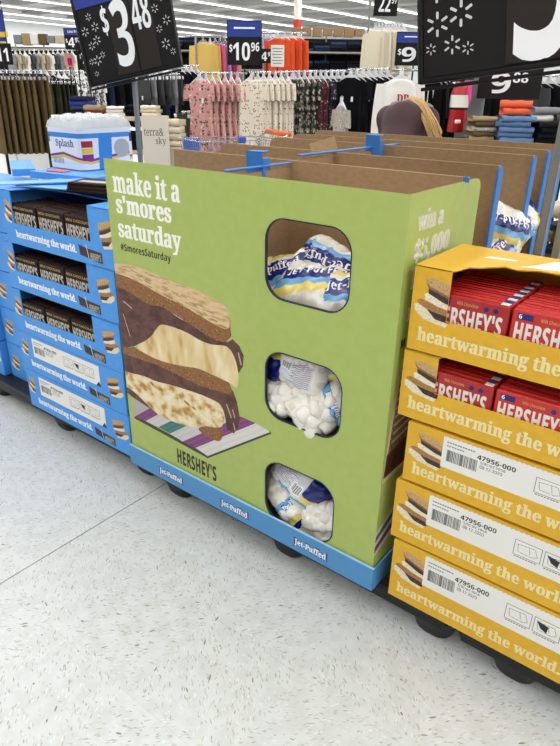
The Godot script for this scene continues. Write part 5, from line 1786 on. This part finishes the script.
func right_side() -> void:
	# square grey column with a fire extinguisher
	var c := at(467, 118, 6.35)
	var col := thing("pillar", "square grey steel pillar behind the bins", "pillar", Vector3(c.x, 0, c.z), facing(18))
	part(col, "shaft", box_mesh(Vector3(0.3, 4.9, 0.3), 0.015), mat("pillar_grey", rgb(132, 134, 138), 0.6), Vector3(0, 2.5, 0))
	part(col, "base_plate", box_mesh(Vector3(0.36, 0.02, 0.36), 0.004), M.grey_steel, Vector3(0, 0.012, 0))
	var q := at(455.5, 132, 6.05)
	var o := thing("fire_extinguisher", "red fire extinguisher with white label hanging on the grey pillar", "fire extinguisher", q, facing(10))
	var red := mat("extinguisher_red", rgb(176, 26, 32), 0.3)
	var st := S(true)
	lathe(st, [Vector2(0, 0), Vector2(0.08, 0.0), Vector2(0.087, 0.01), Vector2(0.087, 0.34), Vector2(0.08, 0.38), Vector2(0.06, 0.415), Vector2(0.035, 0.435), Vector2(0.03, 0.45), Vector2(0, 0.45)], 24)
	part(o, "cylinder", done(st), red)
	st = S(true)
	lathe(st, [Vector2(0.0885, 0.225), Vector2(0.0885, 0.335)], 24)
	part(o, "label", done(st), M.white_paper)
	st = S(true)
	lathe(st, [Vector2(0.0895, 0.205), Vector2(0.0895, 0.222)], 24)
	part(o, "strap", done(st), M.black_steel)
	st = S(true)
	slab(st, rounded(0.06, 0.035, 0.012, 3), 0.087, 0.09)
	part(o, "badge", done(st), M.white_paper, Vector3(0, 0.1, 0))
	st = S()
	box(st, Vector3(0, 0.47, 0), Vector3(0.05, 0.045, 0.04), 0.006)
	box(st, Vector3(0.05, 0.5, 0), Vector3(0.13, 0.014, 0.024), 0.004, Basis(Vector3(0, 0, 1), 0.25))
	box(st, Vector3(0.05, 0.475, 0), Vector3(0.12, 0.012, 0.022), 0.004)
	part(o, "valve", done(st), M.black_steel)
	st = S(true)
	tube(st, [Vector3(-0.03, 0.47, 0), Vector3(-0.1, 0.45, 0.01), Vector3(-0.12, 0.36, 0.01), Vector3(-0.105, 0.2, 0.01), Vector3(-0.1, 0.12, 0.01)], 0.011, 8)
	part(o, "hose", done(st), M.black_steel)
	st = S()
	slab(st, PackedVector2Array([Vector2(0.05, 0.46), Vector2(0.085, 0.455), Vector2(0.1, 0.3), Vector2(0.085, 0.24), Vector2(0.066, 0.33)]), 0.092, 0.094)
	part(o, "inspection_tag", done(st), mat("tag_pink", rgb(236, 66, 150), 0.6))
	part(o, "bracket", box_mesh(Vector3(0.05, 0.1, 0.1), 0.004), M.black_steel, Vector3(0, 0.3, -0.12))
	# table of folded jeans and knits
	c = at(512, 142, 5.6)
	var t := thing("display_table", "dark table piled with folded jeans right of the pillar", "table", Vector3(c.x, 0, c.z), facing(8))
	part(t, "table_top", box_mesh(Vector3(1.1, 0.04, 0.6), 0.006), M.sign_black, Vector3(0.1, c.y - 0.02, -0.2))
	for s in [-1.0, 1.0]:
		for z in [-0.46, 0.06]:
			part(t, "leg", box_mesh(Vector3(0.05, c.y - 0.04, 0.05), 0.004), M.black_steel, Vector3(0.1 + s * 0.5, (c.y - 0.04) / 2, z))
	var f := facing(8)
	var put := func(x: float, y: float, z: float) -> Vector3: return c + f * Vector3(x, y + 0.001, z)
	var g := "folded clothes on the dark table"
	stack("patterned khaki folded shorts", put.call(-0.27, 0, -0.1), 6, 5, 0.22, 0.04, 0.3, [M.tan_cloth, M.khaki, M.grey_print, M.khaki_dark], "the khaki pile beside the pillar", g)
	stack("light blue folded jeans", put.call(-0.01, 0, -0.02), 10, 5, 0.3, 0.042, 0.3, [M.denim, mat("denim_mid", rgb(80, 106, 142), 0.9)], "the blue jeans pile", g)
	stack("black folded trousers", put.call(0.3, 0, 0.0), 4, 4, 0.26, 0.042, 0.3, [M.black_cloth, M.black_soft], "the black pile on the dark table", g)
	stack("coral folded knit", put.call(0.02, 0.222, -0.16), 12, 2, 0.28, 0.06, 0.26, [M.coral_cloth], "the coral pair over the jeans", g)
	stack("white folded knit", put.call(0.24, 0.172, -0.12), -6, 2, 0.26, 0.06, 0.26, [M.white_cloth, M.grey_cloth], "the white pair over the black pile", g)
	stack("grey folded knit", put.call(0.42, 0.172, -0.05), 6, 1, 0.2, 0.06, 0.24, [M.charcoal], "on the black pile by the table end", g)
	small_sign("black sign with a nine partly hidden under the corner sign", at(510, 82, 5.9), 0.6, 0.3, "9", "88", false, 0.0, 4, 0.35)
	var a := at(528, 76, 6.6)
	var b := at(600, 76, 6.4)
	rack("rack of dark clothes at the right edge behind the posts", a, b, 2)
	row("charcoal top", "top", "top", a, b, 8, 0.42, 0.8, [M.charcoal, M.black_cloth, M.black_soft], 46, "charcoal tops at the right edge", "the rack at the right edge")
	# a dark shelf with snack bags right behind the posts
	a = at(536, 250, 3.0)
	b = at(640, 262, 2.6)
	var sp := [[559, 212, 3.06], [556, 236, 3.06], [547, 252, 3.08]]
	var levels := [0.5]
	for k in 3: levels.append(at(sp[k][0], sp[k][1], sp[k][2]).y - 0.028)
	shelf_unit("dark low shelf of snacks behind the sign posts", Vector3(a.x, 0, a.z), Vector3(b.x, 0, b.z), 0.45, 1.32, levels, M.sign_black)
	var sn := ["cream snack bag on the dark shelf behind the posts, upper one", "brown snack bag on the dark shelf behind the posts", "cream snack bag on the dark shelf, lower one by the case"]
	for k in 3:
		solo("snack_bag", bag_mesh(90 + k, 0.12, 0.08, 0.05), [M.cream_dark, M.tan_cloth, M.cream_cloth][k], sn[k], "bag", at(sp[k][0], sp[k][1], sp[k][2]), facing(0, -80, 0), "snack bags behind the posts")


func shopping_cart() -> void:
	var c := at(230, 139, 6.2)
	var o := thing("shopping_cart", "grey wire shopping cart with orange handle behind the bins", "shopping cart", Vector3(c.x, 0, c.z), facing(-28))
	var top := c.y
	var L := 0.9
	var w := 0.5
	var st := S()
	var bars := 16
	for side in [-1.0, 1.0]:
		for k in bars + 1:
			var x := -L / 2 + L * k / bars
			tube(st, [Vector3(x, top, side * w / 2), Vector3(x * 0.86, top - 0.42, side * w * 0.4)], 0.003, 5)
		for k in 5:
			var y := top - 0.1 * k
			var q := 1.0 - 0.14 * k / 4.2
			tube(st, [Vector3(-L / 2 * q, y, side * w / 2 * (1.0 - 0.2 * k / 4.2)), Vector3(L / 2 * q, y, side * w / 2 * (1.0 - 0.2 * k / 4.2))], 0.006 if k == 0 else 0.003, 5)
	for e in [-1.0, 1.0]:
		for k in 9:
			var z := -w / 2 + w * k / 8
			tube(st, [Vector3(e * L / 2, top, z), Vector3(e * L / 2 * 0.86, top - 0.42, z * 0.8)], 0.003, 5)
		tube(st, [Vector3(e * L / 2, top, -w / 2), Vector3(e * L / 2, top, w / 2)], 0.006, 5)
	for k in 9:
		tube(st, [Vector3(-L / 2 * 0.86, top - 0.42, (-w / 2 + w * k / 8) * 0.8), Vector3(L / 2 * 0.86, top - 0.42, (-w / 2 + w * k / 8) * 0.8)], 0.003, 5)
	part(o, "basket", done(st), M.chrome)
	st = S(true)
	tube(st, [Vector3(L / 2 + 0.1, top + 0.05, -w / 2 - 0.01), Vector3(L / 2 + 0.1, top + 0.05, w / 2 + 0.01)], 0.026, 10)
	part(o, "handle", done(st), mat("cart_orange", rgb(232, 112, 48), 0.4))
	st = S()
	for s in [-1.0, 1.0]:
		tube(st, [Vector3(L / 2, top, s * w / 2), Vector3(L / 2 + 0.1, top + 0.05, s * w / 2)], 0.01, 6)
		tube(st, [Vector3(L / 2, top - 0.02, s * w / 2), Vector3(L / 2 - 0.06, 0.2, s * w / 2), Vector3(-L / 2, 0.14, s * w * 0.42)], 0.012, 6)
	part(o, "frame", done(st), M.chrome)
	part(o, "child_seat", box_mesh(Vector3(0.03, 0.2, 0.4), 0.01), mat("cart_blue", rgb(36, 84, 178), 0.5), Vector3(-L / 2 + 0.03, top - 0.08, 0))
	part(o, "corner_guard", box_mesh(Vector3(0.07, 0.06, 0.06), 0.01), mat("cart_blue", rgb(36, 84, 178), 0.5), Vector3(0.02, top + 0.01, w / 2))
	for x in [-0.36, 0.36]:
		for z in [-0.2, 0.2]:
			var wst := S(true)
			lathe(wst, [Vector2(0.0, -0.014), Vector2(0.058, -0.014), Vector2(0.062, -0.008), Vector2(0.062, 0.008), Vector2(0.058, 0.014), Vector2(0, 0.014)], 18)
			part(o, "wheel", done(wst), M.black_plastic, Vector3(x, 0.063, z), Basis(Vector3.RIGHT, PI / 2))
			part(o, "fork", box_mesh(Vector3(0.03, 0.1, 0.045), 0.004), M.chrome, Vector3(x, 0.135, z))


# ------------------------------------------------------------------ the shopper

func nets(bones: Array, cell: float, soft: float, st: SurfaceTool) -> void:
	# surface nets over the smooth union of tapered capsules; bones: [a, b, radius a, radius b, colour]
	var lo := Vector3.INF
	var hi := -Vector3.INF
	for b in bones:
		var r: float = maxf(b[2], b[3]) + soft + 2.5 * cell
		lo = lo.min(b[0] - Vector3.ONE * r).min(b[1] - Vector3.ONE * r)
		hi = hi.max(b[0] + Vector3.ONE * r).max(b[1] + Vector3.ONE * r)
	var n := Vector3i(((hi - lo) / cell).ceil()) + Vector3i.ONE
	var f := PackedFloat32Array()
	f.resize(n.x * n.y * n.z)
	f.fill(1.0)
	for b in bones:
		var r: float = maxf(b[2], b[3]) + soft + 2.0 * cell
		var p0 := Vector3i(((b[0].min(b[1]) - Vector3.ONE * r - lo) / cell).floor()).clamp(Vector3i.ZERO, n - Vector3i.ONE)
		var p1 := Vector3i(((b[0].max(b[1]) + Vector3.ONE * r - lo) / cell).ceil()).clamp(Vector3i.ZERO, n - Vector3i.ONE)
		var ab: Vector3 = b[1] - b[0]
		var l2 := maxf(ab.length_squared(), 1e-9)
		for z in range(p0.z, p1.z + 1):
			for y in range(p0.y, p1.y + 1):
				for x in range(p0.x, p1.x + 1):
					var p := lo + Vector3(x, y, z) * cell
					var t := clampf((p - b[0]).dot(ab) / l2, 0.0, 1.0)
					var d: float = p.distance_to(b[0] + ab * t) - lerpf(b[2], b[3], t)
					var i := x + n.x * (y + n.y * z)
					var e := f[i]
					var h := maxf(soft - absf(d - e), 0.0) / soft
					f[i] = minf(d, e) - h * h * soft * 0.25
	var vert := {}
	var at_cell := func(x: int, y: int, z: int) -> Vector3:
		var key := x + n.x * (y + n.y * z)
		if vert.has(key): return vert[key]
		var sum := Vector3.ZERO
		var c := 0
		for e in 12:
			var ax := e / 4
			var o1 := (e % 4) % 2
			var o2 := (e % 4) / 2
			var a := Vector3i(x, y, z)
			a[(ax + 1) % 3] += o1
			a[(ax + 2) % 3] += o2
			var b := a
			b[ax] += 1
			var fa := f[a.x + n.x * (a.y + n.y * a.z)]
			var fb := f[b.x + n.x * (b.y + n.y * b.z)]
			if (fa < 0.0) != (fb < 0.0):
				sum += Vector3(a) + Vector3(b - a) * (fa / (fa - fb))
				c += 1
		var v := lo + sum / maxf(c, 1) * cell
		vert[key] = v
		return v
	for z in range(1, n.z - 1):
		for y in range(1, n.y - 1):
			for x in range(1, n.x - 1):
				var f0 := f[x + n.x * (y + n.y * z)]
				for ax in 3:
					var q := Vector3i(x, y, z)
					q[ax] += 1
					var f1 := f[q.x + n.x * (q.y + n.y * q.z)]
					if (f0 < 0.0) == (f1 < 0.0): continue
					var a1 := (ax + 1) % 3
					var a2 := (ax + 2) % 3
					var c := []
					for k in [[0, 0], [1, 0], [1, 1], [0, 1]]:
						var g := Vector3i(x, y, z)
						g[a1] -= k[0]
						g[a2] -= k[1]
						c.append(at_cell.call(g.x, g.y, g.z))
					if f0 >= 0.0: c.reverse()
					for i in [0, 2, 1, 0, 3, 2]:
						st.set_color(nearest_colour(bones, c[i]))
						st.add_vertex(c[i])


func nearest_colour(bones: Array, p: Vector3) -> Color:
	var best := 1e9
	var col := Color.WHITE
	for b in bones:
		var ab: Vector3 = b[1] - b[0]
		var t := clampf((p - b[0]).dot(ab) / maxf(ab.length_squared(), 1e-9), 0.0, 1.0)
		var d: float = p.distance_to(b[0] + ab * t) - lerpf(b[2], b[3], t)
		if d < best:
			best = d
			col = b[4]
	return col


func shopper() -> void:
	# a woman bending forward over a rack, seen from behind: maroon jacket, grey hood, long fair hair
	var hip_at := at(392, 150, 5.0)
	var o := thing("person", "shopper bending forward in a maroon jacket with long blonde hair", "person", Vector3(hip_at.x, 0, hip_at.z), facing(-150))
	# own axes: z is the way she faces, x her left
	var coat := rgb(64, 39, 45).srgb_to_linear()
	var jeans := rgb(40, 44, 60).srgb_to_linear()
	var skin := rgb(226, 176, 150).srgb_to_linear()
	var shoe := rgb(36, 34, 34).srgb_to_linear()
	var hip := Vector3(0, 0.92, 0)
	var waist := Vector3(0, 1.07, 0.06)
	var chest := Vector3(0, 1.26, 0.22)
	var upper := Vector3(0, 1.31, 0.34)
	var neck := Vector3(0, 1.34, 0.42)
	var head := Vector3(-0.02, 1.3, 0.54)
	var bones := [[hip, waist, 0.155, 0.145, coat], [waist, chest, 0.145, 0.16, coat], [chest, upper, 0.16, 0.12, coat], [upper, neck, 0.08, 0.055, coat], [neck, head, 0.05, 0.06, skin]]
	var hand := []
	for s in [-1.0, 1.0]:
		var sh := Vector3(s * 0.17, 1.29, 0.3)
		var el := Vector3(s * 0.25, 1.05, 0.42)
		var wr := Vector3(s * 0.17, 0.92, 0.6)
		bones.append_array([[upper, sh, 0.1, 0.085, coat], [chest, sh, 0.13, 0.085, coat], [sh, el, 0.072, 0.055, coat], [el, wr, 0.055, 0.042, coat], [wr, wr + Vector3(0, -0.02, 0.03), 0.03, 0.03, skin]])
		var th := Vector3(s * 0.09, 0.88, 0.0)
		var kn := Vector3(s * 0.1, 0.5, 0.05)
		var an := Vector3(s * 0.1, 0.1, -0.02)
		bones.append_array([[hip, th, 0.14, 0.12, jeans], [th, kn, 0.1, 0.065, jeans], [kn, an, 0.062, 0.042, jeans], [an, Vector3(s * 0.1, 0.045, 0.0), 0.045, 0.045, shoe], [Vector3(s * 0.1, 0.042, -0.03), Vector3(s * 0.11, 0.038, 0.15), 0.042, 0.036, shoe]])
		var palm := wr + Vector3(0, -0.05, 0.06)
		var fingers := [[wr + Vector3(0, -0.02, 0.03), palm, 0.027, 0.03, skin], [wr + Vector3(0, -0.02, 0.03), palm + Vector3(s * 0.02, 0, 0), 0.026, 0.026, skin], [wr + Vector3(0, -0.02, 0.03), palm - Vector3(s * 0.022, 0, 0), 0.026, 0.026, skin]]
		for k in 4:
			var root := palm + Vector3(s * (0.03 - 0.02 * k), -0.005, 0.01)
			var l: float = [0.03, 0.037, 0.04, 0.034][k]
			var j := root + Vector3(0, -0.35, 0.94) * l
			fingers.append_array([[root, j, 0.0095, 0.009, skin], [j, j + Vector3(0, -0.85, 0.5) * l, 0.009, 0.008, skin]])
		var tr := wr + Vector3(-s * 0.025, -0.03, 0.05)
		fingers.append_array([[tr, tr + Vector3(-s * 0.03, -0.02, 0.02), 0.012, 0.01, skin], [tr + Vector3(-s * 0.03, -0.02, 0.02), tr + Vector3(-s * 0.035, -0.04, 0.04), 0.01, 0.008, skin]])
		hand.append(fingers)
	var st := S(true)
	nets(bones, 0.024, 0.06, st)
	for fgs in hand: nets(fgs, 0.006, 0.012, st)
	# head: skull, jaw, nose, ears, chin tucked towards the chest
	var fwd := Vector3(0, -0.55, 0.83)
	var up := Vector3(0, 0.83, 0.55)
	var face := [[head, head + up * 0.035, 0.088, 0.09, skin], [head + fwd * 0.03 - up * 0.03, head + fwd * 0.055 - up * 0.085, 0.07, 0.045, skin], [head + fwd * 0.09 - up * 0.005, head + fwd * 0.112 - up * 0.035, 0.012, 0.016, skin], [head + fwd * 0.085 - up * 0.066, head + fwd * 0.09 - up * 0.068, 0.02, 0.018, rgb(190, 110, 104).srgb_to_linear()]]
	for s in [-1.0, 1.0]:
		face.append([head + Vector3(s * 0.088, 0, 0), head + Vector3(s * 0.092, 0, 0) + up * 0.03, 0.014, 0.016, skin])
		face.append([head + Vector3(s * 0.034, 0, 0) + fwd * 0.083 + up * 0.012, head + Vector3(s * 0.036, 0, 0) + fwd * 0.083 + up * 0.012, 0.013, 0.013, rgb(60, 50, 46).srgb_to_linear()])
	nets(face, 0.009, 0.03, st)
	var body_mat := mat("person_body", Color.WHITE, 0.75)
	body_mat.vertex_color_use_as_albedo = true
	part(o, "body", done(st), body_mat)
	# hair: strands falling over the crown and down past the shoulder
	var hs := S(true)
	var r := RandomNumberGenerator.new()
	r.seed = 12
	for k in 70:
		var a := r.randf_range(-1.0, 1.0)
		var root := Vector3(0.03 + a * 0.05, 1.405 + 0.03 * r.randf(), 0.4)
		var low := Vector3(-0.27 - 0.06 * r.randf() + 0.02 * a, 1.13 + 0.1 * r.randf(), 0.1 + 0.12 * r.randf())
		var mid := Vector3(-0.11 + 0.03 * a, 1.5 + 0.02 * r.randf(), 0.2 + 0.05 * r.randf())
		var pts := []
		for i in 7:
			var t := i / 6.0
			pts.append(root.lerp(mid, t).lerp(mid.lerp(low, t), t) + Vector3(0, 0.004 * sin(t * 9.0 + k), 0.004 * cos(t * 7.0 + k)))
		tube(hs, pts, 0.014, 6, 0.005)
	for k in 40:
		var a := PI * k / 39.0 - PI / 2
		var pts := []
		for i in 7:
			var t := i / 6.0 * 2.2 - 0.4
			pts.append(head + Vector3(sin(a) * 0.1 * sin(t + 0.5), 0, 0) + up * 0.1 * cos(a) * maxf(0.2, sin(t + 0.6)) - fwd * 0.1 * (t - 0.6) * 0.9)
		tube(hs, pts, 0.017, 6, 0.012)
	var hair := part(o, "hair", done(hs), mat("blonde", rgb(196, 158, 100), 0.55))
	hair.set_meta("label", "long fair hair falling to one side")
	var gs := S(true)
	var col := []
	for k in 13:
		var a := PI * 1.1 * k / 12.0 - PI * 0.05
		col.append(neck + Vector3(cos(a) * 0.15, 0.03 + 0.02 * sin(a), -0.05 - 0.1 * sin(a)))
	tube(gs, col, 0.045, 10)
	part(o, "hood", done(gs), M.grey_cloth).set_meta("label", "grey hood round the neck")
	# a low stand she leans over
	var q := o.transform * Vector3(0, 0, 0.62)
	var stand := thing("display_table", "low table of clothes in front of the bending shopper", "table", Vector3(q.x, 0, q.z), o.transform.basis)
	part(stand, "table_top", box_mesh(Vector3(0.7, 0.04, 0.34), 0.006), M.sign_black, Vector3(0, 0.74, 0))
	for x in [-0.3, 0.3]:
		part(stand, "leg", box_mesh(Vector3(0.04, 0.72, 0.28), 0.004), M.black_steel, Vector3(x, 0.36, 0))
